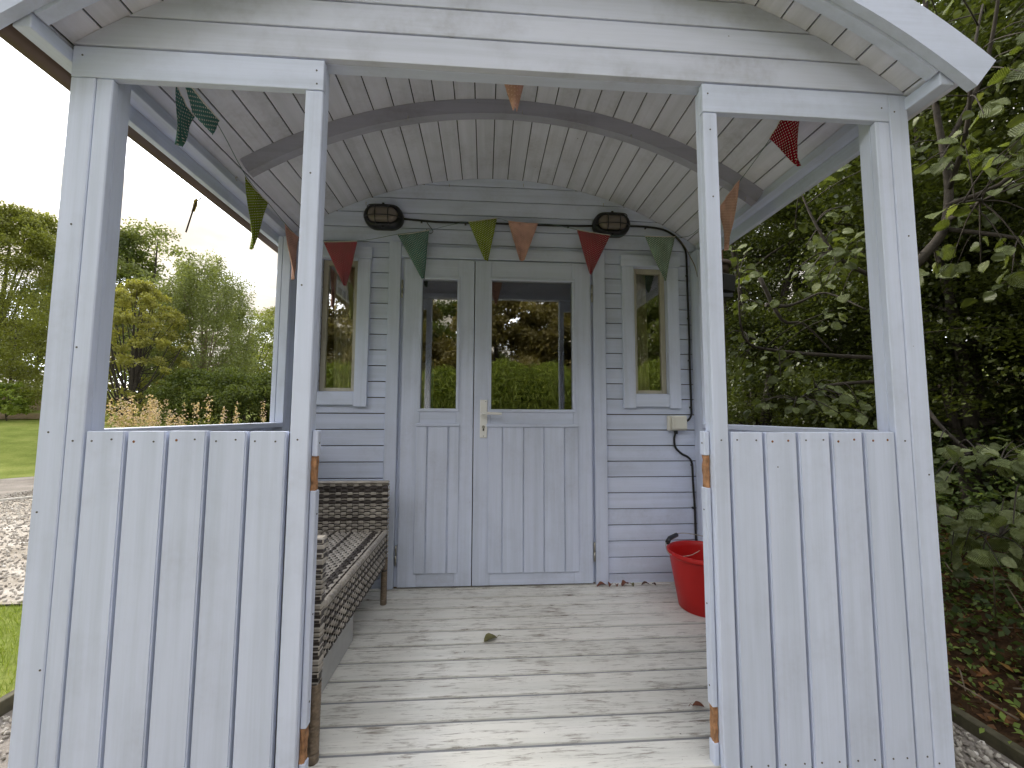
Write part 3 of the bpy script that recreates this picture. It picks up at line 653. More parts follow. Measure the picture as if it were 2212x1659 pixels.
pennant(c_peach, (-.05, .075, 2.180), (.12, .075, 2.180), (.048, .075, 1.903), 'peach pennant above the porch entrance', .012)
sp = [(.035, .075, 2.182), (.5, .08, 2.165), (.95, .10, 2.12), (1.05, .15, 2.10), (1.05, .30, 2.016), (1.08, .532, 1.988), (1.08, .705, 1.941), (1.11, 1.0, 1.96), (1.115, 1.13, 2.0), (1.076, Yb, 2.003), (.893, Yb, 2.0), (.76, 1.135, 1.998), (.680, 1.13, 1.994), (.485, 1.13, 2.023), (.35, 1.145, 2.055), (.27, 1.20, 2.085), (.17, Yb+.01, 2.064), (.086, Yb+.01, 2.067), (.022, Yb+.01, 2.083), (-.143, Yb+.01, 2.056), (-.26, Yb+.01, 2.03), (-.365, Yb+.01, 1.998), (-.540, Yb, 1.964), (-.66, 1.13, 1.93), (-.755, 1.125, 1.912), (-.935, 1.12, 1.90), (-1.02, 1.10, 1.885), (-1.03, 1.029, 1.879), (-1.03, .892, 1.884), (-1.03, .724, 1.905), (-1.03, .554, 1.925), (-1.0, .31, 1.985), (-1.02, .165, 2.03), (-.95, .10, 2.06), (-.5, .08, 2.15), (-.05, .075, 2.181)]
obj('string', tubemesh(smooth_path(sp, 3), .0014, 5), string_m, bunt)
# twig hanging off the gutter
tw = empty('hanging_twig', (-1.25, .5, 1.87), 'thin twig with a yellow leaf hanging from the left gutter', 'twig')
obj('stalk', tubemesh(smooth_path([(-1.254, .5, 1.89), (-1.225, .505, 1.842), (-1.20, .51, 1.823), (-1.174, .515, 1.808), (-1.181, .5, 1.78), (-1.192, .5, 1.742), (-1.212, .5, 1.656)], 4), [.0012]*12+[.0022]*7+[.0028]*6, 6), bark, tw)
bm = bmesh.new(); vs = [bm.verts.new(v) for v in ((-1.178, .5, 1.80), (-1.187, .495, 1.785), (-1.194, .50, 1.755), (-1.196, .498, 1.74), (-1.186, .503, 1.742), (-1.178, .504, 1.77))]; bm.faces.new(vs)
leafy = simple('yellow_leaf', (.52, .38, .05), .7)
obj('leaf', bm_mesh(bm), leafy, tw)
# ------------------------------------------------------------------ bench
ratt = simple('rattan_beige', (.38, .345, .30), .5, noise=.3, nscale=14); rattd = simple('rattan_dark', (.065, .054, .048), .5, noise=.3, nscale=14); rattb = simple('rattan_frame', (.20, .15, .105), .5, noise=.3, nscale=90, bump=.004)
bench = empty('wicker_bench', (-.77, .57, 0), 'grey brown wicker bench along the left side of the porch', 'bench')
def weave(name, origin, du, dv, nrm, U, V, pitch=.0142, per=.058, darkp=.16, amp=.0045, wid=.0134, stakes=True, over=.30):
    """rows of flat strand along du stacked along dv, weaving over stakes"""
    o_, du, dv, nrm = Vector(origin), Vector(du), Vector(dv), Vector(nrm)
    bm = bmesh.new(); nr = int(V/pitch); ns = int(U/per*8)
    for r in range(nr):
        v0 = (r+.5)*pitch; mi = 1 if random.random() < darkp else 0; ph = (r % 2)*math.pi
        w = wid*(1 if mi == 0 else .8)/2; prev = None
        for i in range(ns+1):
            u = U*i/ns; s_ = math.sin(2*math.pi*u/per+ph)+over; s_ = max(-1, min(1, s_*1.3)); off = amp*(1 if s_ > 0 else -1)*abs(s_)**.5
            ww = w*(.45+.6*max(s_, 0)**.5); c = o_+du*u+nrm*off; jt = random.uniform(-.0006, .0006)
            a, m_, b_ = c-dv*ww+dv*(v0+jt)-nrm*.0015, c+dv*(v0+jt)+nrm*.0012, c+dv*ww+dv*(v0+jt)-nrm*.0015
            cur = [bm.verts.new(q) for q in (a, m_, b_)]
            if prev:
                for k in range(2):
                    f = bm.faces.new((prev[k], cur[k], cur[k+1], prev[k+1])); f.material_index = mi; f.smooth = True
            prev = cur
    if stakes:
        nst = int(U/(per/2))
        for i in range(nst+1):
            u = min(i*per/2, U)
            c = o_+du*u; tubemesh([c, c+dv*V], .0026, 5, bm=bm, mi=1)
    q = [bm.verts.new(p) for p in (o_-nrm*.007, o_+du*U-nrm*.007, o_+du*U+dv*V-nrm*.007, o_+dv*V-nrm*.007)]
    bm.faces.new(q).material_index = 1
    ob = obj(name, bm_mesh(bm), [ratt, rattd], bench); ob['kind'] = 'stuff'; return ob
# far arm panel, faces the camera
weave('arm_panel', (-1.02, 1.022, .20), (1, 0, 0), (0, 0, 1), (0, -1, 0), .492, .405)
weave('arm_panel', (-.528, 1.028, .20), (0, 1, 0), (0, 0, 1), (1, 0, 0), .02, .405, per=.04, stakes=False)
# seat
weave('seat', (-1.02, .13, .355), (0, 1, 0), (1, 0, 0), (0, 0, 1), .895, .475, pitch=.0150, per=.046, darkp=.3, wid=.0140, over=.5)
# apron
weave('apron', (-.535, .13, .185), (0, 1, 0), (0, 0, 1), (1, 0, 0), .90, .165, pitch=.0125, per=.042, darkp=.25, wid=.0122, over=.5)
weave('backrest', (-1.02, .13, .36), (0, 1, 0), (0, 0, 1), (1, 0, 0), .90, .38)
# near arm panel: outer frame wrapped with strand
weave('arm_panel', (-1.02, .105, .20), (1, 0, 0), (0, 0, 1), (0, -1, 0), .498, .385)
bm = bmesh.new(); zz = .19
while zz < .585:
    dk = random.random() < .5; d = random.uniform(.012, .018)
    bmbox(bm, -.521+(.002 if dk else 0), -.4905-(.002 if dk else 0), .098, .130, zz+.0008, zz+d, .0035, 1 if dk else 0); zz += d+(.008 if random.random() < .5 else .001)
bmbox(bm, -.517, -.4945, .101, .127, .19, .585, 0, 1)
o = obj('arm_post', bm_mesh(bm), [ratt, rattd], bench); o['kind'] = 'stuff'
weave('arm_panel', (-1.02, .128, .36), (1, 0, 0), (0, 0, 1), (0, 1, 0), .50, .225)
# braided front edge of the seat
bm = bmesh.new(); y = .13
while y < 1.015:
    d = random.uniform(.02, .028); dk = random.random() < .25
    if dk: d = .007
    tubemesh([(-.537, y, .353), (-.534, y+.003, .356), (-.534, y+d-.003, .356), (-.537, y+d, .353)], [.009, .0125, .0125, .009], 8, bm=bm, mi=1 if dk else 0); y += d*.98
o = obj('seat_edge', bm_mesh(bm), [ratt, rattd], bench); o['kind'] = 'stuff'
def wrapleg(x, y, z1, r=.0155):
    bm = bmesh.new(); zz = 0
    tubemesh([(x, y, .0), (x, y, .025)], [r*1.02, r*1.02], 10, bm=bm)
    z0 = .026
    while z0 < z1:
        d = .009; tubemesh([(x, y, z0), (x, y, z0+.0015), (x, y, z0+d-.0015), (x, y, z0+d)], [r*.93, r, r, r*.93], 10, bm=bm, cap=False, mi=0 if random.random() > .02 else 1); z0 += d
    obj('leg', bm_mesh(bm), [rattb, rattd], bench)
wrapleg(-.500+.0, .100, .20); wrapleg(-.537, 1.030, .22); wrapleg(-1.0, .12, .2); wrapleg(-1.0, 1.03, .2)
box('top_rail', -1.02, -.524, 1.012, 1.046, .598, .609, ratt, bench, .004)
box('top_rail', -1.02, -.492, .098, .132, .585, .597, ratt, bench, .005)
bx = box('storage_box', -1.0, -.582, .20, .70, .001, .165, simple('pale_grey_box', (.46, .46, .45), .5, noise=.06), None, .003); tag(bx, 'low pale grey box on the deck under the wicker bench', 'box')
# ------------------------------------------------------------------ bucket
bk = empty('bucket', (1.058, .905, 0), 'red plastic bucket standing on the deck in the right corner', 'bucket')
prof = [(.001, .003), (.108, .003), (.113, 0), (.118, .004), (.134, .10), (.150, .20), (.156, .245), (.158, .250), (.165, .252), (.170, .257), (.171, .268), (.168, .274), (.160, .275), (.155, .270), (.151, .25), (.136, .15), (.118, .03), (.111, .008), (.001, .007)]
rings, bm = lathe(prof, 48); obj('bucket_body', bm_mesh(bm), redp, bk, (1.058, .905, 0))
hpts = [(-.168, -.02, .262), (-.178, .0, .268), (-.17, .04, .285), (-.13, .11, .303), (-.06, .155, .312), (.0, .165, .312), (.08, .145, .302), (.14, .10, .285), (.168, .02, .262)]
obj('handle', tubemesh(smooth_path(hpts, 5), .0024, 6), steel, bk, (1.058, .905, 0))
obj('handle_loop', tubemesh(smooth_path([(-.168, -.02, .262), (-.150, -.055, .266), (-.125, -.080, .266), (-.118, -.10, .258), (-.124, -.106, .27), (-.14, -.075, .272), (-.165, -.03, .265)], 4), .0022, 6), steel, bk, (1.058, .905, 0))
obj('grip', tubemesh([(-.150, .065, .297), (-.115, .115, .303), (-.06, .150, .309)], .0115, 10), black, bk, (1.058, .905, 0))
obj('string_end', tubemesh(smooth_path([(-.13, -.06, .268), (-.08, -.05, .272), (-.03, -.03, .285)], 4), .0012, 5), simple('pale_string', (.6, .58, .5), .8), bk, (1.058, .905, 0))
# ------------------------------------------------------------------ dry leaves on the deck
dleaf = [simple('dry_leaf_brown', (.16, .055, .03), .8, noise=.3, nscale=40), simple('dry_leaf_olive', (.13, .12, .04), .7, noise=.5, nscale=30), simple('dry_leaf_dark', (.07, .03, .02), .8)]
def dryleaf(x, y, L_, w, mat, lab, curl=.6, rz=0, stem=True, grp='dry leaves on the deck'):
    bm = bmesh.new(); nu, nv = 6, 9; V = []
    for j in range(nv+1):
        t_ = j/nv; hw = w/2*math.sin(math.pi*min(t_*.92+.06, 1))**.8; row_ = []
        for i in range(nu+1):
            u = i/nu*2-1; jx = random.uniform(-.06, .06)*w if abs(u) == 1 else 0
            row_.append(bm.verts.new((t_*L_-L_/2, u*hw+jx, .003+abs(u)**1.5*hw*curl+math.sin(t_*math.pi)*L_*.22*curl+random.uniform(0, .0012))))
        V.append(row_)
    for j in range(nv):
        for i in range(nu): bm.faces.new((V[j][i], V[j][i+1], V[j+1][i+1], V[j+1][i])).smooth = True
    if stem: tubemesh([(L_/2-.002, 0, .004), (L_/2+L_*.18, L_*.05, .010), (L_/2+L_*.35, L_*.12, .003)], .0009, 5, bm=bm)
    o = obj('dry_leaf', bm_mesh(bm), mat, None, (x, y, .0008), (0, 0, rz)); tag(o, lab, 'dry leaf', grp)
dryleaf(-.004, .668, .062, .045, dleaf[1], 'curled olive leaf lying alone in the middle of the deck', .45, .5)
dryleaf(.665, .235, .036, .022, dleaf[0], 'small red brown leaf near the right gate post', .5, 2.9)
labs = ['flat dark red leaf nearest the door jamb', 'crumpled brown leaf next along from the jamb', 'small upright brown leaf in the row by the wall', 'broad reddish brown leaf under the right window', 'pale olive leaf with a stalk by the wall', 'dark flat leaf just left of the bucket', 'small dark leaf behind the rim of the bucket']
LS = 1.35
for (x, L_, w, mi, rz), lb in zip([(.617, .042, .02, 0, .2), (.668, .03, .02, 0, 1.0), (.703, .02, .016, 0, 1.4), (.752, .038, .025, 0, .5), (.790, .026, .016, 1, 1.6), (.868, .036, .014, 2, .1), (.915, .022, .012, 2, 2.0)], labs):
    dryleaf(x, 1.172+random.uniform(-.008, .004), L_*LS, w*LS, dleaf[mi], lb, .8, rz, mi == 1)
nb = 420; dbx = np.concatenate([rng.uniform(-.5, 1.2, nb//2), rng.uniform(-.5, 1.2, nb//2)]); dby = np.concatenate([rng.uniform(.0, 1.19, nb//2), 1.195-abs(rng.normal(0, .022, nb//2))])
DEB = (dbx, dby, nb)
st_ = obj('dead_vine', tubemesh(smooth_path([(1.118, 1.205, 2.035), (1.15, 1.17, 1.96), (1.165, 1.15, 1.90), (1.185, 1.13, 1.83), (1.197, 1.125, 1.76)], 4), [.0016]*9+[.0026]*5+[.0016]*3, 5), barkl); tag(st_, 'dry brown stem dangling by the cable bend in the top right corner', 'vine')
# ------------------------------------------------------------------ inside the windows: curtains, towel, television
curt = simple('olive_curtain', (.76, .72, .52), .9, noise=.12, nscale=5); teal_t = simple('teal_towel', (.09, .20, .24), .9, noise=.2); white_t = simple('white_cloth', (.75, .74, .70), .9)
def curtain(name, pts, z0, z1, mat, lab, cat, amp=.012, waves=5, wfun=None):
    bm = bmesh.new(); V = []; (xa, ya), (xb, yb) = pts; n = waves*8; rows = 14
    for j in range(rows+1):
        v = j/rows; z = z1+(z0-z1)*v; sc = wfun(v) if wfun else 1; rw = []
        for i in range(n+1):
            u = i/n; x = xa+(xb-xa)*(.5+(u-.5)*sc); y = ya+(yb-ya)*u+amp*math.sin(u*waves*2*math.pi+v*.8)
            rw.append(bm.verts.new((x, y, z)))
        V.append(rw)
    for j in range(rows):
        for i in range(n): bm.faces.new((V[j][i], V[j][i+1], V[j+1][i+1], V[j+1][i])).smooth = True
    o = obj(name, bm_mesh(bm), mat); return tag(o, lab, cat)
curtain('curtain', ((.845, 1.30), (.965, 1.30)), .98, 1.84, curt, 'olive curtain hanging behind the glass of the right window', 'curtain', wfun=lambda v: .8+.35*v)
curtain('curtain', ((-.94, 1.30), (-.775, 1.30)), .98, 1.84, curt, 'gathered olive curtain hanging behind the left window', 'curtain', wfun=lambda v: 1-.25*v)
curtain('towel', ((-.40, 1.36), (-.35, 1.36)), .90, 1.28, teal_t, 'teal towel hanging inside the narrow door leaf', 'towel', .008, 2)
curtain('cloth', ((-.418, 1.33), (-.396, 1.33)), .90, 1.26, white_t, 'strip of white cloth hanging beside the teal towel indoors', 'cloth', .003, 1)
tv = box('television', .42, .98, 5.36, 5.398, 1.18, 1.52, tvm, None, .01); tag(tv, 'black television on the far wall inside the hut', 'television')
# ------------------------------------------------------------------ flue and floodlight outside, right
fl = empty('flue_pipe', (1.50, 1.34, .2), 'coppery metal flue pipe on the outside of the right wall', 'flue')
cop = simple('coppery_metal', (.42, .26, .20), .35, metal=.7, noise=.25, nscale=8); rustd = simple('dark_rusty_metal', (.06, .04, .03), .7, noise=.3)
obj('pipe', tubemesh([(1.44, 1.36, 1.93), (1.44, 1.36, 3.0)], .055, 20), cop, fl); obj('collar', tubemesh([(1.44, 1.36, 1.86), (1.44, 1.36, 1.925)], .085, 20), rustd, fl)
obj('collar', tubemesh([(1.44, 1.36, 1.905), (1.44, 1.36, 1.93)], .10, 20), rustd, fl)
obj('pipe', tubemesh([(1.44, 1.36, .9), (1.44, 1.36, 1.859)], .05, 20), rustd, fl)
box('flue_bracket', 1.27, 1.40, 1.345, 1.375, 1.88, 1.91, rustd, fl)
fd = empty('floodlight', (1.40, 1.2, 1.72), 'black floodlight fixed to the outer corner beside the flue', 'floodlight')
box('lamp_housing', 1.355, 1.455, 1.16, 1.255, 1.69, 1.80, black, fd, .008, (0, .1, .2)); box('bracket', 1.279, 1.36, 1.19, 1.22, 1.70, 1.72, black, fd, .003); box('lamp_head', 1.35, 1.44, 1.165, 1.25, 1.655, 1.685, black, fd, .004)
# ------------------------------------------------------------------ ground
def gz(x, y):
    """height of the ground"""
    d = math.hypot(x, y); z = -.6
    if x < -2.5 or y > 8: z += .125*min(max(0, d-15.5), 12)+.28*min(max(0, d-28.5), 5)
    z += .36*min(max(0, x-2.42), 6)
    if x > 2.42: z += .03*math.sin(x*3.1+y*1.7)
    if y < -4.6: z += .05*min(-4.6-y, 10)
    return z
def sheet(name, x0, x1, nx, y0, y1, ny, mat, dz=0, keep=None):
    xs = np.linspace(x0, x1, nx); ys = np.linspace(y0, y1, ny)
    if nx > 60: t_ = np.linspace(-1, 1, nx); xs = np.sign(t_)*(abs(t_)**2.6)*max(abs(x0), x1)
    if ny > 60: t_ = np.linspace(-1, 1, ny); ys = np.sign(t_)*(abs(t_)**2.6)*max(abs(y0), y1)
    v = [(float(x), float(y), gz(float(x), float(y))+dz) for y in ys for x in xs]
    f = [(j*nx+i, j*nx+i+1, (j+1)*nx+i+1, (j+1)*nx+i) for j in range(ny-1) for i in range(nx-1)]
    me = bpy.data.meshes.new(name); me.from_pydata(v, [], f); me.polygons.foreach_set('use_smooth', [True]*len(f))
    o = obj(name, me, mat); o['kind'] = 'structure'; return o
def groundmat(name, cols, scale, bump=.02, scale2=None):
    m_, t, b = newmat(name); L = t.links.new; co = nd(t, 'ShaderNodeTexCoord')
    n = nd(t, 'ShaderNodeTexNoise', Scale=scale, Detail=8.0, Roughness=.7); L(co.outputs['Object'], n.inputs['Vector'])
    n2 = nd(t, 'ShaderNodeTexNoise', Scale=(scale2 or scale/14), Detail=5.0); L(co.outputs['Object'], n2.inputs['Vector'])
    s_ = nd(t, 'ShaderNodeMath', operation='ADD'); L(n.outputs['Fac'], s_.inputs[0]); L(n2.outputs['Fac'], s_.inputs[1]); h_ = nd(t, 'ShaderNodeMath', operation='MULTIPLY'); L(s_.outputs[0], h_.inputs[0]); h_.inputs[1].default_value = .5
    r = nd(t, 'ShaderNodeValToRGB'); el = r.color_ramp.elements; el[0].position = .36; el[1].position = .64
    el[0].color = (*cols[0], 1); el[1].color = (*cols[-1], 1)
    if len(cols) > 2: e_ = el.new(.5); e_.color = (*cols[1], 1)
    L(h_.outputs[0], r.inputs[0]); L(r.outputs[0], b.inputs['Base Color']); b.inputs['Roughness'].default_value = .95; b.inputs['Specular IOR Level'].default_value = .1
    bp = nd(t, 'ShaderNodeBump', Strength=.7, Distance=bump); L(n.outputs['Fac'], bp.inputs['Height']); L(bp.outputs[0], b.inputs['Normal']); return m_
lawn_m = groundmat('lawn', [(.13, .17, .03), (.20, .24, .05), (.30, .32, .09)], 22, .04)
gravel_m = groundmat('gravel', [(.22, .19, .15), (.42, .37, .31), (.62, .58, .52)], 60, .02, 3)
gravel2_m = groundmat('compacted_gravel', [(.17, .15, .13), (.27, .24, .21), (.38, .34, .30)], 50, .02, 2)
litter_m = groundmat('leaf_litter', [(.025, .016, .01), (.07, .04, .022), (.13, .075, .035)], 30, .05, 5)
mulch_m = groundmat('dry_bank', [(.12, .09, .05), (.24, .18, .11), (.30, .26, .12)], 12, .06)
sheet('ground', -400, 400, 201, -400, 400, 201, lawn_m)
def polysheet(name, poly, mat, dz, n=0):
    bm = bmesh.new(); f = bm.faces.new([bm.verts.new((x, y, 0)) for x, y in poly])
    bmesh.ops.triangulate(bm, faces=[f])
    for _ in range(n): bmesh.ops.subdivide_edges(bm, edges=bm.edges[:], cuts=1, use_grid_fill=True)
    for v in bm.verts: v.co.z = gz(v.co.x, v.co.y)+dz
    bmesh.ops.recalc_face_normals(bm, faces=bm.faces[:])
    o = obj(name, bm_mesh(bm), mat); o['kind'] = 'structure'
    return o
polysheet('gravel_pad', [(-2.48, -4.4), (2.415, -4.4), (2.415, 8), (-2.48, 8)], gravel2_m, .010)
polysheet('front_bounce_gravel', [(-2.47, -4.39), (2.41, -4.39), (2.41, -.9), (-2.47, -.9)], gravel_m, .016)  # unseen pale gravel in front, added to bounce neutral light into the porch
polysheet('path', [(-17.2, 2.52), (-2.55, 2.52), (-2.55, 19.2), (-11.3, 9.2)], gravel2_m, .010, 2)
polysheet('gravel_drive', [(-12.0, 2.52), (-2.55, 2.52), (-2.55, 13.3), (-8.41, 6.62)], gravel_m, .018, 2)
polysheet('leaf_litter_ground', [(2.42, -6), (12, -6), (12, 12), (2.44, 12)], litter_m, .012, 5)
kb = bmesh.new(); a, b_ = Vector((-12.0, 2.53, 0)), Vector((-2.56, 13.28, 0)); d_ = (b_-a).normalized(); 
me = bpy.data.meshes.new('kerb'); kerb = box('kerb_edging', -(b_-a).length/2, (b_-a).length/2, -.04, .04, -.03, .035, simple('pale_kerb', (.5, .47, .42), .9, noise=.1), None, .006); kb.free()
kerb.location = ((a+b_)/2+Vector((0, 0, -.6+.02))); kerb.rotation_euler = (0, 0, math.atan2(d_.y, d_.x)); kerb['kind'] = 'structure'
tim = simple('edging_timber', (.085, .075, .045), .9, noise=.35, nscale=20, bump=.006)
for k in range(3):
    t1 = box('edging_timber', -2.52, -2.475, -2.1+k*2.3, -2.1+k*2.3+2.28, -.62, -.515, tim, None, .004)
    tag(t1, ['brown timber edging board beside the near lawn on the left', 'brown timber edging board along the gravel drive', 'far timber edging board behind the hut'][k], 'edging board', 'timber edging boards around the hut')
import mathutils
for k in range(3):
    t1 = box('edging_timber', 2.31, 2.36, -2.1+k*2.5, -2.1+k*2.5+2.48, -.62, -.53, tim, None, .004, (0, 0, -.0)); t1.location.x += .0+k*.03
    tag(t1, ['mossy timber edging board in front, at the foot of the leaf litter', 'mossy timber edging board at the right under the hazel leaves', 'mossy timber edging board further back on the right'][k], 'edging board', 'timber edging boards around the hut')
# ------------------------------------------------------------------ bulk instancing of small cards
def rotmats(n, spread=1.0, nz=None):
    """random rotations: n x 3 x 3"""
    q = rng.normal(size=(n, 4)); q /= np.linalg.norm(q, axis=1)[:, None]; w, x, y, z = q.T
    return np.stack([np.stack([1-2*(y*y+z*z), 2*(x*y-z*w), 2*(x*z+y*w)], -1), np.stack([2*(x*y+z*w), 1-2*(x*x+z*z), 2*(y*z-x*w)], -1), np.stack([2*(x*z-y*w), 2*(y*z+x*w), 1-2*(x*x+y*y)], -1)], 1)
def leaning(n, tilt=.7, droop=0):
    """leaf frames: mostly facing up with random azimuth and tilt"""
    az = rng.uniform(0, 2*np.pi, n); ti = rng.normal(0, tilt, n); ro = rng.normal(0, tilt, n)
    ca, sa = np.cos(az), np.sin(az); ct, st = np.cos(ti-droop), np.sin(ti-droop); cr, sr = np.cos(ro), np.sin(ro); Z0 = np.zeros(n); O = np.ones(n)
    Rz = np.stack([np.stack([ca, -sa, Z0], -1), np.stack([sa, ca, Z0], -1), np.stack([Z0, Z0, O], -1)], 1)
    Ry = np.stack([np.stack([ct, Z0, -st], -1), np.stack([Z0, O, Z0], -1), np.stack([st, Z0, ct], -1)], 1)
    Rx = np.stack([np.stack([O, Z0, Z0], -1), np.stack([Z0, cr, -sr], -1), np.stack([Z0, sr, cr], -1)], 1)
    return Rz @ Ry @ Rx
T_leaf = (np.array([(0, 0, 0), (.45, .32, .08), (1, 0, -.06), (.45, -.32, .08)], float), [(0, 1, 2), (0, 2, 3)])
T_long = (np.array([(0, 0, 0), (.4, .075, .02), (1, 0, -.16), (.4, -.075, .02)], float), [(0, 1, 2), (0, 2, 3)])
T_lobed = (np.array([(0, 0, 0), (.35, .30, .06), (.5, .16, .03), (.75, .30, .05), (1, 0, -.05), (.75, -.30, .05), (.5, -.16, .03), (.35, -.30, .06)], float), [(0, 1, 2, 6, 7), (2, 3, 4, 5, 6)])
T_blade = (np.array([(0, .03, 0), (0, -.03, 0), (.12, 0, 1)], float), [(0, 1, 2)])
def cards(name, pts, size, mat, parent=None, tmpl=T_leaf, rot=None, kind=None, rnd=None):
    tv_, tf = tmpl; n = len(pts); k = len(tv_)
    pts = np.asarray(pts); size = np.broadcast_to(np.asarray(size, float), (n,))
    rot = rotmats(n) if rot is None else rot
    v = np.einsum('nij,kj->nki', rot, tv_)*size[:, None, None]+pts[:, None, :]
    me = bpy.data.meshes.new(name); nf = len(tf); ll = np.array([i for f in tf for i in f]); sz = np.array([len(f) for f in tf])
    me.vertices.add(n*k); me.vertices.foreach_set('co', v.reshape(-1).astype(np.float32))
    me.loops.add(n*len(ll)); me.loops.foreach_set('vertex_index', (ll[None, :]+np.arange(n)[:, None]*k).reshape(-1).astype(np.int32))
    me.polygons.add(n*nf); st = np.concatenate([[0], np.cumsum(sz)[:-1]])
    me.polygons.foreach_set('loop_start', (st[None, :]+np.arange(n)[:, None]*len(ll)).reshape(-1).astype(np.int32))
    me.polygons.foreach_set('loop_total', np.tile(sz, n).astype(np.int32))
    at = me.attributes.new('rnd', 'FLOAT', 'POINT'); rv = rng.random(n) if rnd is None else rnd
    at.data.foreach_set('value', np.repeat(rv, k).astype(np.float32)); me.update(calc_edges=True)
    o = obj(name, me, mat, parent)
    if kind: o['kind'] = kind
    return o
def tree(name, base, h, r, mat, lab, cat='tree', nleaf=9000, lsize=.12, trunk_r=.12, barkm=bark, clumps=60, cz0=.25, shape='round', tmpl=T_leaf, group=None, clr=.42, nlimb=9):
    bx_, by_ = base; bz = gz(bx_, by_)-.05
    t_ = empty(name, (bx_, by_, bz), lab, cat, group)
    top = Vector((bx_+random.uniform(-.05, .05)*h, by_, bz+h*.93)); bm = bmesh.new()
    pth = smooth_path([(bx_, by_, bz), (bx_+random.uniform(-.1, .1), by_, bz+h*.3), (bx_+random.uniform(-.2, .2), by_+random.uniform(-.2, .2), bz+h*.6), top], 4)
    tubemesh(pth, [trunk_r*(1-.93*i/(len(pth)-1)) for i in range(len(pth))], 8, bm=bm)
    cl_ = []
    for i in range(clumps):
        v = random.uniform(0, 1)**.85; zz = cz0+(.97-cz0)*v
        if shape == 'round': rr_ = math.sin(math.pi*min(max((v*.86+.12), 0), 1))**.6
        elif shape == 'cone': rr_ = (1-v)**.75*.95+.08
        elif shape == 'fan': rr_ = .35+.65*math.sin(math.pi*(v*.75+.15))
        else: rr_ = math.sin(math.pi*(v*.8+.18))**.5
        a = random.uniform(0, 2*math.pi); q = r*rr_*random.uniform(.25, 1)**.6
        cl_.append(Vector((bx_+q*math.cos(a), by_+q*math.sin(a), bz+h*zz)))
    for i in range(nlimb*2):
        c = random.choice(cl_); k0 = random.uniform(.15, .7); s0 = pth[int(k0*(len(pth)-1))]
        if c.z < s0.z: continue
        mid = (s0+c)/2+Vector((0, 0, -.06*h*random.random()))
        tubemesh(smooth_path([s0, mid, c], 4), [trunk_r*.42*(1-k0)*(1-.85*j/8)+.004 for j in range(9)], 5, bm=bm)
    obj('trunk', bm_mesh(bm), barkm, t_)
    P = []; W = rng.random(len(cl_))+.4; W /= W.sum(); idx = rng.choice(len(cl_), nleaf, p=W); cr_ = rng.uniform(.6, 1.15, len(cl_))*clr*r
    ctr = np.array([tuple(c) for c in cl_])[idx]; g = rng.normal(size=(nleaf, 3)); g /= np.linalg.norm(g, axis=1)[:, None]; rad = rng.random(nleaf)**.45
    off = g*(rad*cr_[idx])[:, None]*np.array([1, 1, .62])
    if shape == 'weep': off[:, 2] -= rng.random(nleaf)**1.3*h*.16; off[:, :2] *= .8
    pts = ctr+off; crnd = rng.random(len(cl_)); rv = np.clip(.55*crnd[idx]+.45*rng.random(nleaf), 0, 1)
    cards('crown', pts, rng.uniform(.7, 1.2, nleaf)*lsize, mat, t_, tmpl, leaning(nleaf, .75, .25 if shape == 'weep' else 0), rnd=rv)
    return t_
def azp(az, d): a = R(az); return (CAM.x+d*math.sin(a), CAM.y+d*math.cos(a))
# left background
tree('tree', azp(-48.3, 36), 10.2, 3.6, F_olive, 'tall dark green tree with open crown at the far left', nleaf=50000, lsize=.15, shape='fan', clumps=140, clr=.24, trunk_r=.22, cz0=.2)
tree('tree', azp(-38.5, 31), 10.6, 2.7, F_birch, 'tall round green tree behind the yellow one', nleaf=16000, lsize=.17, clumps=70, clr=.34, trunk_r=.22)
tree('tree', azp(-41.5, 31), 9.6, 2.4, F_dark, 'green tree behind the left corner post', nleaf=12000, lsize=.17, clumps=60, clr=.34, trunk_r=.22)
tree('yellow_tree', azp(-39.6, 19), 5.9, 1.75, F_gold, 'spreading tree with golden yellow leaves', nleaf=24000, lsize=.085, clumps=230, clr=.125, trunk_r=.10, cz0=.16, nlimb=34, shape='round')
tree('birch_tree', azp(-33.9, 21), 7.9, 2.35, F_birch, 'weeping grey green birch left of the rear post', nleaf=60000, lsize=.080, clumps=190, shape='weep', clr=.19, barkm=barkl, nlimb=18, cz0=.16)
tree('tree', azp(-29.6, 25), 6.2, 2.2, F_birch, 'lower pale green tree between the birch and the rear post', nleaf=14000, lsize=.10, clumps=60, shape='round', clr=.28)
tree('tree', azp(-26.2, 30), 6.9, 2.5, F_olive, 'light green tree behind the rear post', nleaf=12000, lsize=.13, clumps=60, clr=.3)
for az, d, h, r_, mt, lab in ((-47.3, 29.5, 5.6, 2.3, F_olive, 'golden olive shrub between the lawn and the left post'), (-50.5, 31, 6.2, 2.6, F_olive, 'bushy olive shrub under the tall tree at the left edge'), (-44.0, 27, 5.6, 2.2, F_olive, 'olive shrub hidden mostly by the corner post'), (-45.8, 33, 7.2, 2.4, F_olive, 'yellowing shrub above the olive bushes'), (-31.0, 16.5, 3.0, 1.5, F_dark, 'dark dense shrub below the birch'), (-27.6, 16, 2.9, 1.4, F_dark, 'dark shrub beside the rear post'), (-34.6, 17.3, 2.9, 1.3, F_dark, 'dark shrub between the yellow tree and the birch'), (-24.5, 17, 3.2, 1.6, F_dark, 'dark shrub behind the hut wall'), (-53.5, 29, 5, 2.4, F_olive, 'olive shrub beyond the left edge of the lawn')):
    tree('shrub', azp(az, d), h, r_, mt, lab, 'shrub', nleaf=15000, lsize=.085, clumps=70, cz0=.08, clr=.33, trunk_r=.06)
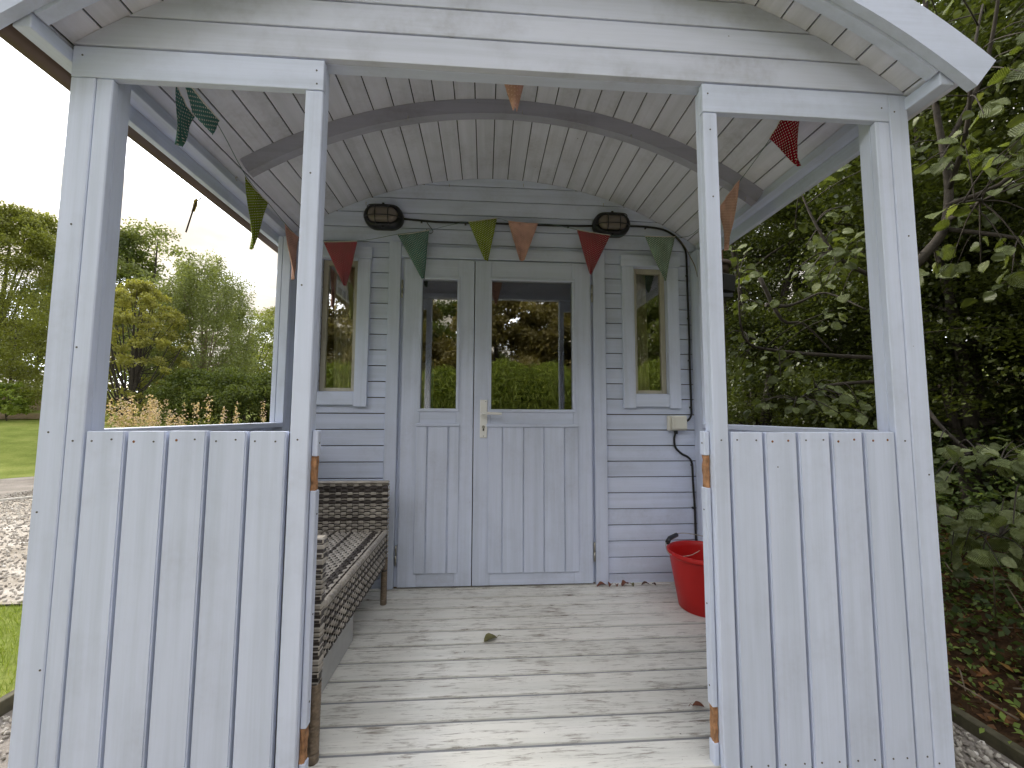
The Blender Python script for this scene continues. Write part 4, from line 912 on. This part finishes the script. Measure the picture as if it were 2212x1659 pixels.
tree('small_bush', azp(-47.3, 26.0), 1.5, .8, F_hedge, 'small bright green bush at the edge of the lawn', 'bush', nleaf=2500, lsize=.12, clumps=22, cz0=.15, clr=.35, trunk_r=.02)
for k in range(9):
    az = -56+k*8.2+random.uniform(-2, 2)
    if k in (1, 2, 3): continue
    tree('tree', azp(az, 38+random.uniform(-3, 3)), 9, 3.2, F_dark if k % 2 else F_olive, 'distant %s tree in the row beyond the hut' % ('dark green' if k % 2 else 'olive green'), nleaf=6000, lsize=.22, clumps=40, clr=.34, trunk_r=.2, group='distant trees beyond the lawn')
def wood(n, az0, az1, d0, d1, h0, h1, size, mat, lab):
    az = np.radians(rng.uniform(az0, az1, n)); d = rng.uniform(d0, d1, n); x = CAM.x+d*np.sin(az); y = CAM.y+d*np.cos(az)
    zt = h0+(h1-h0)*rng.random(n)**.8*(.72+.2*np.sin(az*23)+.12*np.sin(az*61+1)); z = np.array([gz(a_, b_) for a_, b_ in zip(x, y)])+zt
    o = cards('woodland', np.stack([x, y, z], 1), rng.uniform(.6, 1.3, n)*size, mat, None, T_leaf, leaning(n, .7)); tag(o, lab, 'woodland', None, 'stuff')
wood(30000, -80, -8, 40, 50, 0, 5.5, .34, F_dark, 'low dense wood closing the view beyond the lawn')
wood(26000, 8, 125, 10.5, 14, -.2, 3.8, .15, F_haw, 'dense dark undergrowth behind the hawthorns')
wood(30000, 125, 235, 13, 17, -.2, 3.6, .17, F_brown, 'brownish thicket behind the hedge that faces the porch')
# dry bank and willowherb
polysheet('dry_bank', [azp(-60, 26.5), azp(-43, 26.5), azp(-43, 34), azp(-60, 34)], mulch_m, .03, 4)
herb = []
for i in range(95):
    az = random.uniform(-43.5, -35.5) if i < 80 else random.uniform(-35.5, -26); d = random.uniform(10.5, 13.5); x, y = azp(az, d); herb.append((x, y, gz(x, y)))
P = []; Pg = []
for x, y, z0 in herb:
    h = random.uniform(1.45, 1.95); lx, ly = random.uniform(-.12, .12), random.uniform(-.12, .12)
    for j in range(60):
        v = random.uniform(.5, 1); P.append((x+lx*v+random.gauss(0, .022), y+ly*v+random.gauss(0, .022), z0+h*v))
    for j in range(70):
        v = random.uniform(.1, .8); P_ = (x+lx*v+random.gauss(0, .06), y+ly*v+random.gauss(0, .06), z0+h*v); Pg.append(P_)
hb = cards('seed_heads', P, .05, F_seed, None, T_leaf, kind='stuff'); tag(hb, 'pinkish beige fluffy seed heads of tall weeds beyond the left rail', 'seed heads', None, 'stuff')
hg = cards('weed_stems', Pg, .10, F_olive, None, T_long, kind='stuff'); tag(hg, 'green stems of tall weeds beyond the left rail', 'weeds', None, 'stuff')
dbx, dby, nb = DEB
tag(cards('debris', np.stack([dbx, dby, np.full(nb, .0012)], 1), rng.uniform(.002, .008, nb), F_litter, None, T_long, leaning(nb, .2)), 'specks of dirt and leaf crumbs on the deck', 'debris', None, 'stuff')
# grass blades close by
n = 40000; gx_ = rng.uniform(-6.0, -2.56, n); gy_ = rng.uniform(-1.5, 2.5, n)
gp = np.stack([gx_, gy_, np.full(n, -.602)], 1); gr = cards('grass', gp, rng.uniform(.035, .085, n), F_grass, None, T_blade, leaning(n, .35), kind='stuff'); tag(gr, 'short bright green grass beside the gravel', 'grass', None, 'stuff')
# pebbles
ico = bmesh.new(); bmesh.ops.create_icosphere(ico, subdivisions=1, radius=.5); ico.verts.ensure_lookup_table(); pv = np.array([tuple(v.co) for v in ico.verts]); pf = [tuple(v.index for v in f.verts) for f in ico.faces]; ico.free()
peb_m = foliage('pebble', (.20, .175, .15), (.50, .46, .40), (.70, .66, .60), 0, .85)
def pebbles(n, x0, x1, y0, y1, s0, s1, lab, z=-.588):
    pp = np.stack([rng.uniform(x0, x1, n), rng.uniform(y0, y1, n), np.full(n, z)+rng.uniform(0, .008, n)], 1); rm = rotmats(n)*np.array([1, .75, .5])[None, None, :]
    o = cards('pebbles', pp, rng.uniform(s0, s1, n), peb_m, None, (pv, pf), rm); tag(o, lab, 'pebbles', None, 'stuff')
pebbles(6500, 1.3, 2.32, -.6, 2.4, .018, .042, 'loose grey and beige pebbles beside the right corner of the hut')
pebbles(4500, -2.46, -1.2, -.4, 2.2, .014, .034, 'loose pale pebbles at the left foot of the hut')
pebbles(16000, -9, -2.6, 2.53, 8.0, .018, .045, 'pale gravel stones on the near side of the drive', -.580)
# the drive's stones stop at its far edge
# leaf litter and ground plants on the right bank
def on_bank(n, x0=2.36, x1=5.5, y0=-1.5, y1=4.5): 
    x = rng.uniform(x0, x1, n); y = rng.uniform(y0, y1, n); return np.stack([x, y, np.array([gz(a, b_) for a, b_ in zip(x, y)])+.02], 1)
lp = on_bank(9000); tag(cards('fallen_leaves', lp+rng.normal(0, .008, lp.shape), rng.uniform(.03, .075, 9000), F_litter, None, T_leaf, leaning(9000, .45)), 'brown fallen leaves covering the bank on the right', 'leaf litter', None, 'stuff')
lp = on_bank(520); off = np.repeat(lp, 20, axis=0); off = off+rng.normal(0, 1, off.shape)*np.array([.07, .07, .03])+np.array([0, 0, .05])
tag(cards('ground_cover', off, rng.uniform(.02, .045, len(off)), F_ground, None, T_leaf, leaning(len(off), .5)), 'small green weeds growing through the leaf litter', 'ground cover', None, 'stuff')
n = 34000; ux = 2.75+rng.random(n)**.7*2.4; uy = rng.uniform(-1.6, 4.8, n); uh = rng.random(n)*np.clip((ux-2.6)*.75, .08, .95)*(.6+.4*np.sin(ux*5.1+uy*3.7)**2)
tag(cards('undergrowth', np.stack([ux, uy, np.array([gz(a_, b_) for a_, b_ in zip(ux, uy)])+.02+uh], 1), rng.uniform(.03, .065, n), F_under, None, T_leaf, leaning(n, .6)), 'ivy and bramble undergrowth at the foot of the hedge', 'undergrowth', None, 'stuff')
bm = bmesh.new()
for i in range(140):
    x, y = random.uniform(2.4, 4.5), random.uniform(-.8, 3.5); z = gz(x, y)+.03; a = random.uniform(0, 6.28); L_ = random.uniform(.15, .6); up_ = random.uniform(-.05, .35)*L_ + (random.random() < .25)*.4
    tubemesh([(x, y, z), (x+math.cos(a)*L_*.5, y+math.sin(a)*L_*.5, z+up_*.6+.02), (x+math.cos(a)*L_, y+math.sin(a)*L_, z+up_)], [.005, .004, .002], 5, bm=bm)
tag(obj('twigs', bm_mesh(bm), barkl), 'dead twigs lying on the leaf litter bank', 'twigs', None, 'stuff')
# ------------------------------------------------------------------ right side: dark hawthorn hedge
def hedge_tree(bx_, by_, h, r, lab, n=26000, lsize=.041, mat=None, gapz=99, cat='hawthorn', name='hawthorn_tree', ltm=T_lobed, zlow=.1):
    z0 = gz(bx_, by_)-.05; t_ = empty(name, (bx_, by_, z0), lab, cat, 'dark hawthorn trees along the right of the hut'); bm = bmesh.new(); cl_ = []
    for s in range(4):
        a = random.uniform(0, 6.28); tp = Vector((bx_+math.cos(a)*r*.5, by_+math.sin(a)*r*.5, z0+h*.95))
        pth = smooth_path([(bx_+random.uniform(-.15, .15), by_+random.uniform(-.15, .15), z0), (bx_+math.cos(a)*.2, by_+math.sin(a)*.2, z0+h*.3), (bx_+math.cos(a)*r*.4, by_+math.sin(a)*r*.3, z0+h*.6), tp], 5)
        tubemesh(pth, [.055*(1-.9*i/(len(pth)-1)) for i in range(len(pth))], 7, bm=bm)
        for q in range(11):
            s0 = pth[random.randrange(3, len(pth)-1)]; a2 = random.uniform(0, 6.28); L_ = random.uniform(.5, 1.2)*r*.8
            e_ = s0+Vector((math.cos(a2)*L_, math.sin(a2)*L_, random.uniform(-.3, .5))); md_ = (s0+e_)/2+Vector((random.uniform(-.1, .1), random.uniform(-.1, .1), random.uniform(-.05, .15)))
            tubemesh(smooth_path([s0, md_, e_], 4), [.018*(1-.8*i/8)+.002 for i in range(9)], 5, bm=bm)
            for w in range(5):
                s1 = s0.lerp(e_, random.uniform(.3, 1)); e2 = s1+Vector((random.gauss(0, .22), random.gauss(0, .22), random.gauss(.0, .2)))
                tubemesh([s1, (s1+e2)/2+Vector((0, 0, .03)), e2], [.005, .004, .002], 4, bm=bm); cl_.append(e2); cl_.append((s1+e2)/2)
    for i in range(90):
        a = random.uniform(0, 6.28); q = r*math.sqrt(random.random()); cl_.append(Vector((bx_+q*math.cos(a), by_+q*math.sin(a), z0+h*random.uniform(zlow, .98))))
    obj('trunk', bm_mesh(bm), bark, t_)
    A = np.array([tuple(c) for c in cl_]); idx = rng.integers(0, len(A), n); g = rng.normal(size=(n, 3))*np.array([.13, .13, .07]); pts = A[idx]+g
    rv = np.clip(.5*rng.random(len(A))[idx]+.5*rng.random(n), 0, 1)
    cards('crown', pts, rng.uniform(.6, 1.2, n)*lsize, mat or F_haw, t_, ltm, leaning(n, .6), rnd=rv)
haws = [(4.3, 2.2, 5.2, 1.4, 'hawthorn tree filling the middle of the right porch opening', 130000), (3.7, 4.2, 6.2, 1.5, 'hawthorn tree beside the flue pipe on the right', 100000), (4.7, .5, 3.9, 1.3, 'hawthorn tree right of the corner post, sky showing above it', 110000), (3.4, 6.4, 6.4, 1.7, 'hawthorn tree further back along the right wall', 40000), (5.9, 2.2, 5.8, 1.6, 'hawthorn tree deeper in the hedge on the right', 50000), (5.2, 4.6, 5.6, 1.7, 'hawthorn tree at the back of the hedge', 50000), (5.0, -1.6, 4.5, 1.5, 'hawthorn tree off to the far right', 20000), (7.2, .0, 5, 1.9, 'hawthorn tree beyond the far right edge', 14000)]
for a in haws: hedge_tree(*a[:5], n=a[5])
tree('tree', (9.5, 5.5), 8.5, 2.8, F_dark, 'dark tree standing behind the hawthorn hedge', nleaf=12000, lsize=.13, clumps=70, clr=.34)
tree('tree', (8.8, 1.0), 7.0, 2.4, F_dark, 'dark tree behind the hedge at the right edge', nleaf=9000, lsize=.13, clumps=60, clr=.3)
n = 190000; hx_ = rng.uniform(0, 1, n); hy_ = rng.uniform(0, 1, n); hh = rng.uniform(0, 1, n)
hxx = 4.7+hx_*1.5+.3*np.sin(hy_*17); hyy = 1.2+hy_*7.5; hzz = hh*(4.6+.5*np.sin(hyy*2.3)+.3*np.sin(hyy*6.1))
tag(cards('thicket', np.stack([hxx, hyy, np.array([gz(a_, b_) for a_, b_ in zip(hxx, hyy)])+hzz-.1], 1), rng.uniform(.03, .06, n), F_haw, None, T_leaf, leaning(n, .65)), 'dense dark thicket behind the front hawthorns on the right', 'thicket', None, 'stuff')
# ------------------------------------------------------------------ hazel with big leaves
def leafmesh(seed):
    """round hazel leaf, about 1 long, wavy with sunk veins and a toothed rim"""
    rs = random.Random(seed); bm = bmesh.new(); nu, nv = 8, 14; V = []; fold = rs.uniform(.05, .30); dr_ = rs.uniform(.05, .35); wv = rs.uniform(.035, .08); asym = rs.uniform(.9, 1.1)
    for j in range(nv+1):
        t_ = j/nv; hw = .52*(math.sin(math.pi*min(1, t_**.78))**.62 if 0 < t_ < 1 else 0)*(1 if t_ < .9 else .8); rw = []
        for i in range(nu+1):
            u = i/nu*2-1; tooth = (1+.07*(1 if j % 2 else -1)) if abs(u) == 1 else 1
            x = t_-.10*abs(u)*(1-t_); y = u*hw*tooth*(asym if u > 0 else 1)
            z = fold*abs(y)-dr_*t_*t_+.022*math.sin((t_-.8*abs(y))*42)*min(1, abs(u)*2)+wv*math.sin(j*math.pi)*abs(u)+.018*(1 if j % 2 else -1)*min(1, abs(u)*1.5)+wv*math.sin(u*3+t_*5+seed)
            rw.append(bm.verts.new((x, y, z)))
        V.append(rw)
    for j in range(nv):
        for i in range(nu):
            vs = [V[j][i], V[j][i+1], V[j+1][i+1], V[j+1][i]]
            try: f = bm.faces.new(vs); f.smooth = True
            except ValueError: pass
    tubemesh([(-.22, 0, .02), (-.1, 0, .0), (0, 0, 0)], .011, 4, bm=bm)
    bmesh.ops.remove_doubles(bm, verts=bm.verts[:], dist=.0005)
    return bm_mesh(bm)
hz_m, t, b = newmat('hazel_leaf'); t.nodes.remove(b); L = t.links.new
oi = nd(t, 'ShaderNodeObjectInfo'); r = nd(t, 'ShaderNodeValToRGB'); r.color_ramp.elements[0].color = (.10, .125, .04, 1); r.color_ramp.elements[1].color = (.33, .37, .19, 1); e_ = r.color_ramp.elements.new(.7); e_.color = (.17, .21, .07, 1)
L(oi.outputs['Random'], r.inputs[0]); co = nd(t, 'ShaderNodeTexCoord')
sp_ = nd(t, 'ShaderNodeSeparateXYZ'); L(co.outputs['Object'], sp_.inputs[0]); ab = nd(t, 'ShaderNodeMath', operation='ABSOLUTE'); L(sp_.outputs['Y'], ab.inputs[0])
q1 = nd(t, 'ShaderNodeMath', operation='MULTIPLY_ADD'); L(ab.outputs[0], q1.inputs[0]); q1.inputs[1].default_value = -.8; L(sp_.outputs['X'], q1.inputs[2])
q2 = nd(t, 'ShaderNodeMath', operation='MULTIPLY'); L(q1.outputs[0], q2.inputs[0]); q2.inputs[1].default_value = 55; q3 = nd(t, 'ShaderNodeMath', operation='SINE'); L(q2.outputs[0], q3.inputs[0])
q4 = nd(t, 'ShaderNodeMapRange'); L(q3.outputs[0], q4.inputs['Value']); q4.inputs['From Min'].default_value = .55; q4.inputs['From Max'].default_value = 1; q4.inputs['To Max'].default_value = .35
mi = nd(t, 'ShaderNodeMix', data_type='RGBA'); L(q4.outputs[0], mi.inputs['Factor']); L(r.outputs[0], mi.inputs['A']); mi.inputs['B'].default_value = (.45, .47, .30, 1)
nz_ = nd(t, 'ShaderNodeTexNoise', Scale=4.0, Detail=5.0); L(co.outputs['Object'], nz_.inputs['Vector']); nr_ = nd(t, 'ShaderNodeValToRGB'); nr_.color_ramp.elements[0].color = (.65, .65, .6, 1); nr_.color_ramp.elements[0].position = .35; nr_.color_ramp.elements[1].position = .65; L(nz_.outputs['Fac'], nr_.inputs[0])
mu = nd(t, 'ShaderNodeMix', data_type='RGBA', blend_type='MULTIPLY'); mu.inputs['Factor'].default_value = 1; L(mi.outputs['Result'], mu.inputs['A']); L(nr_.outputs[0], mu.inputs['B'])
pb = nd(t, 'ShaderNodeBsdfPrincipled'); L(mu.outputs['Result'], pb.inputs['Base Color']); pb.inputs['Roughness'].default_value = .42; pb.inputs['Specular IOR Level'].default_value = .4
bp = nd(t, 'ShaderNodeBump', Strength=.5, Distance=.01); L(q3.outputs[0], bp.inputs['Height']); L(bp.outputs[0], pb.inputs['Normal'])
tl = nd(t, 'ShaderNodeBsdfTranslucent'); g_ = nd(t, 'ShaderNodeMix', data_type='RGBA', blend_type='MULTIPLY'); g_.inputs['Factor'].default_value = 1; L(mu.outputs['Result'], g_.inputs['A']); g_.inputs['B'].default_value = (1.6, 1.7, .5, 1); L(g_.outputs['Result'], tl.inputs[0])
ms = nd(t, 'ShaderNodeMixShader'); ms.inputs[0].default_value = .28; L(pb.outputs[0], ms.inputs[1]); L(tl.outputs[0], ms.inputs[2]); L(ms.outputs[0], t.nodes['Material Output'].inputs[0])
LM = [leafmesh(i) for i in range(10)]
for me in LM: me.materials.append(hz_m)
SPR = [(1.67,1.47,2.04),(1.79,1.55,2.07),(1.83,1.51,1.94),(1.84,1.59,1.78),(1.77,1.6,1.72),(1.77,1.44,1.69),(1.58,1.45,1.48),(1.84,1.68,1.54),(1.7,1.53,1.38),(1.79,1.51,1.45),(1.77,1.75,1.26),(1.75,1.59,1.28),(1.9,1.69,1.3),(2.06,1.57,1.39),(2.1,1.62,1.33),(1.96,1.49,1.23),(2.01,1.62,1.39),(2.1,1.38,1.16),(2.09,1.25,1.15),(2.09,1.34,1.11),(2.15,1.31,1.07),(2.03,1.07,1.05),(1.95,1.36,1.02),(2.01,1.29,1.02),(2.04,1.17,.97),(2.1,1.06,.96),(2.38,1.37,1.04),(1.68,1.26,1.03),(1.65,1.36,1.01),(2.18,1.4,.93),(2.18,1.26,1.95),(2.27,1.34,1.9),(2.22,1.13,1.93),(2.35,1.27,2.03),(1.93,1.17,1.82),(2.03,1.36,1.92),(2.1,1.33,1.92),(1.93,1.03,1.9),(1.93,1.07,1.54),(1.98,1.1,1.52),(2.12,1.37,1.83),(2.04,1.17,1.77),(2.4,.91,.82),(2.31,.82,.63),(2.34,.88,.66),(2.29,.85,.56),(2.47,.83,.48),(2.51,.92,.43),(2.59,.91,.41),(2.86,1.01,.39),(2.57,.96,.28),(2.77,1.03,.25),(2.56,1.03,.2),(2.69,1.07,.16),(2.65,.96,.18),(2.49,.78,.24),(2.93,1.01,.17),(2.92,1.03,.29),(2.86,1.02,.27),(2.74,.87,.72),(2.65,.93,.7),(2.51,.76,.71),(2.86,.95,.79),(2.8,.87,.78),(2.49,.79,.78),(2.35,.72,.78),(2.84,.99,.46),(2.97,1.03,.46),(2.55,.74,.46),(2.81,.99,.22),(2.77,.84,.35),(2.66,.73,.73),(2.74,.82,.21),(2.96,.95,.45)]
hz = empty('hazel_tree', (2.75, 1.35, gz(2.75, 1.35)), 'hazel tree with large toothed leaves close to the right corner post', 'hazel tree')
trunkp = [(3.0, 1.75, -.3), (2.93, 1.62, .62), (2.84, 1.54, 1.08), (2.76, 1.47, 1.52), (2.71, 1.35, 1.81), (2.78, 1.25, 1.98), (2.89, 1.21, 2.15), (2.92, 1.19, 2.4), (2.88, 1.17, 2.65), (2.82, 1.15, 3.02), (2.75, 1.1, 3.7), (2.7, 1.0, 4.6)]
tp_ = smooth_path(trunkp, 5); nT = len(tp_)
obj('trunk', tubemesh(tp_, [.045*(1-.8*i/(nT-1)) for i in range(nT)], 10), bark, hz)
bmb = bmesh.new(); limbs = []
for pth in ([(2.88, 1.17, 2.65), (2.95, 1.0, 3.0), (2.9, .85, 3.4), (2.8, .7, 4.0)], [(2.92, 1.19, 2.4), (2.75, .95, 2.6), (2.60, .78, 2.9), (2.66, .76, 3.2)], [(2.9, 1.2, 2.3), (3.1, .98, 2.4), (3.3, .9, 2.9), (3.3, .9, 3.5)], [(2.76, 1.47, 1.5), (2.55, 1.1, 1.0), (2.62, .95, .75), (2.75, .85, .6)], [(2.71, 1.35, 1.81), (2.25, 1.28, 1.95), (2.1, 1.3, 2.2), (2.05, 1.35, 2.45)], [(2.93, 1.6, .7), (2.6, 1.1, .4), (2.75, .95, .3)], [(2.82, 1.53, 1.2), (2.2, 1.4, 1.15), (2.0, 1.4, 1.05)], [(2.80, 1.5, 1.35), (2.0, 1.55, 1.4), (1.75, 1.55, 1.5), (1.7, 1.5, 1.9)], [(2.9, 1.2, 2.2), (2.6, .8, 2.1), (2.3, .65, 2.0)], [(2.89, 1.21, 2.15), (3.1, 1.0, 2.0), (3.3, .9, 1.85)], [(2.03, 1.70, 1.77), (2.18, 1.69, 1.76), (2.30, 1.68, 1.80), (2.42, 1.6, 1.84), (2.47, 1.35, 1.65)], [(1.98, 1.68, 1.97), (2.15, 1.70, 1.66), (2.31, 1.69, 1.63), (2.53, 1.69, 1.42)]):
    q = smooth_path(pth, 4); limbs += q; tubemesh(q, [.016*(1-.75*i/(len(q)-1)) for i in range(len(q))], 6, bm=bmb)
limbs += tp_[12:]
rs = random.Random(4)
# upper right mass: real volume of sprays, plus more behind and beyond the frame
for i in range(150):
    x, y, z = rs.uniform(2.25, 3.7), rs.uniform(.45, 1.35), rs.uniform(1.72, 4.3)
    if (y-1.3) > (x-2.0)*.9: continue
    SPR.append((x, y, z))
for i in range(8): SPR.append((rs.uniform(2.0, 2.6), rs.uniform(1.25, 2.0), rs.uniform(2.0, 3.6)))
for i in range(5): SPR.append((rs.uniform(2.0, 2.3), rs.uniform(1.15, 1.45), rs.uniform(2.08, 2.4)))
leaves = []
for s_ in SPR:
    s0 = Vector(s_); near = min(limbs, key=lambda q: (q-s0).length)
    dirv = (s0-near); dl_ = max(dirv.length, .05); dirv = dirv.normalized()
    tubemesh(smooth_path([near, near.lerp(s0, .5)+Vector((0, 0, .04)), s0+dirv*.05], 3), [.0045, .004, .0038, .0034, .003, .0024, .0016], 4, bm=bmb)
    k = rs.choice((3, 4, 4, 5))
    for j in range(k):
        at_ = s0+dirv*(.05-.045*j)+Vector((rs.gauss(0, .02), rs.gauss(0, .02), rs.gauss(0, .015)))
        side = dirv.cross(Vector((0, 0, 1))).normalized() if abs(dirv.z) < .95 else Vector((1, 0, 0))
        dd = (dirv*.5+side*(1 if j % 2 else -1)*rs.uniform(.5, 1)+Vector((rs.gauss(0, .3), rs.gauss(0, .3), rs.uniform(-.9, .25)))).normalized()
        nrm = (Vector((rs.gauss(-.4, .6), rs.gauss(-.4, .6), .6))).normalized(); sd_ = nrm.cross(dd).normalized(); nrm = dd.cross(sd_)
        mt = Matrix((dd, sd_, nrm)).transposed(); leaves.append((at_+dd*.02, mt, rs.uniform(.042, .088)*(.8 if s0.x < 2.35 and s0.z < 2.5 else 1)))
obj('branches', bm_mesh(bmb), bark, hz)
view = lambda q: (q-CAM).length+(0 if q.x < 3.4*1.2 else 3)
def seen(q):
    d = q-CAM; w = d.dot(fwd)
    if w <= 0: return 99
    u, v = d.dot(r2)/w, d.dot(u2)/w
    return (0 if abs(u) < 1.3 and abs(v) < .97 else 50)+d.length
leaves.sort(key=lambda l: seen(l[0])-l[2]*20)
for at_, mt, s_ in leaves[:290]:
    o = bpy.data.objects.new('leaf', rs.choice(LM)); C.objects.link(o)
    mw_ = Matrix.Translation(at_) @ mt.to_4x4(); o.rotation_euler = mt.to_euler(); o.location = at_; o.scale = (s_, s_, s_); o.parent = hz; o.matrix_parent_inverse = WM[hz.name].inverted()
# the rest joined into one part (per template mesh data)
hz2, t2, b2_ = None, None, None
F_hz = foliage('hazel_leaf_far', (.05, .065, .02), (.14, .17, .06), (.22, .25, .11), .28, .45, .4)
rest = leaves[290:]
tm = LM[3]; tv_ = np.array([tuple(v.co) for v in tm.vertices]); tf_ = [tuple(p.vertices) for p in tm.polygons]
cards('foliage', [tuple(l[0]) for l in rest], np.array([l[2] for l in rest]), F_hz, hz, (tv_, tf_), np.array([[list(rw) for rw in l[1]] for l in rest]), kind='stuff')
# ------------------------------------------------------------------ behind the camera: hedge and trees (seen in the door glass)
n = 110000; hx = rng.uniform(-5, 5.5, n); hy = rng.uniform(0, 1, n)**.6; hz_ = rng.uniform(0, 1, n)
py = -5.4+hy*1.35*np.sqrt(np.clip(1-(hz_*2-1)**4, 0, 1)); pz = -.55+hz_*(2.55+.12*np.sin(hx*2.1)+.1*np.sin(hx*5.3))
hd = cards('hedge', np.stack([hx, py, pz], 1), rng.uniform(.07, .17, n), F_hedge, None, T_long, leaning(n, .7, .5)); tag(hd, 'bright green clipped hedge of long narrow leaves facing the porch', 'hedge')
hc = box('hedge_core', -5, 5.5, -5.45, -5.0, -.6, 1.6, simple('hedge_inside', (.02, .025, .01), .9), hd, .02)
for i, (x, y, h, r_, mt) in enumerate(((-6.5, -9, 5.9, 2.2, F_brown), (-3.2, -10, 5.9, 2.1, F_brown), (.2, -9.5, 5.5, 2.0, F_brown), (3.0, -10.5, 6.2, 2.2, F_brown), (6.4, -9, 5.2, 2.3, F_dark), (-1.5, -14, 6, 2.5, F_dark), (4.5, -14, 6.4, 2.6, F_dark), (-9.5, -6.5, 5.5, 2.2, F_olive), (9.5, -6, 5.6, 2.4, F_olive))):
    tree('tree', (x, y), h, r_, mt, ['brownish tree', 'brownish tree', 'brownish tree', 'brownish tree', 'dark green tree', 'dark green tree', 'dark green tree', 'olive tree', 'olive tree'][i]+' behind the clipped hedge facing the porch', nleaf=34000, lsize=.13, clumps=150, cz0=.06, clr=.26, group='trees behind the clipped hedge', nlimb=16)
# render
scene.cycles.max_bounces = 8; scene.cycles.transparent_max_bounces = 12
scene.cycles.diffuse_bounces = 4
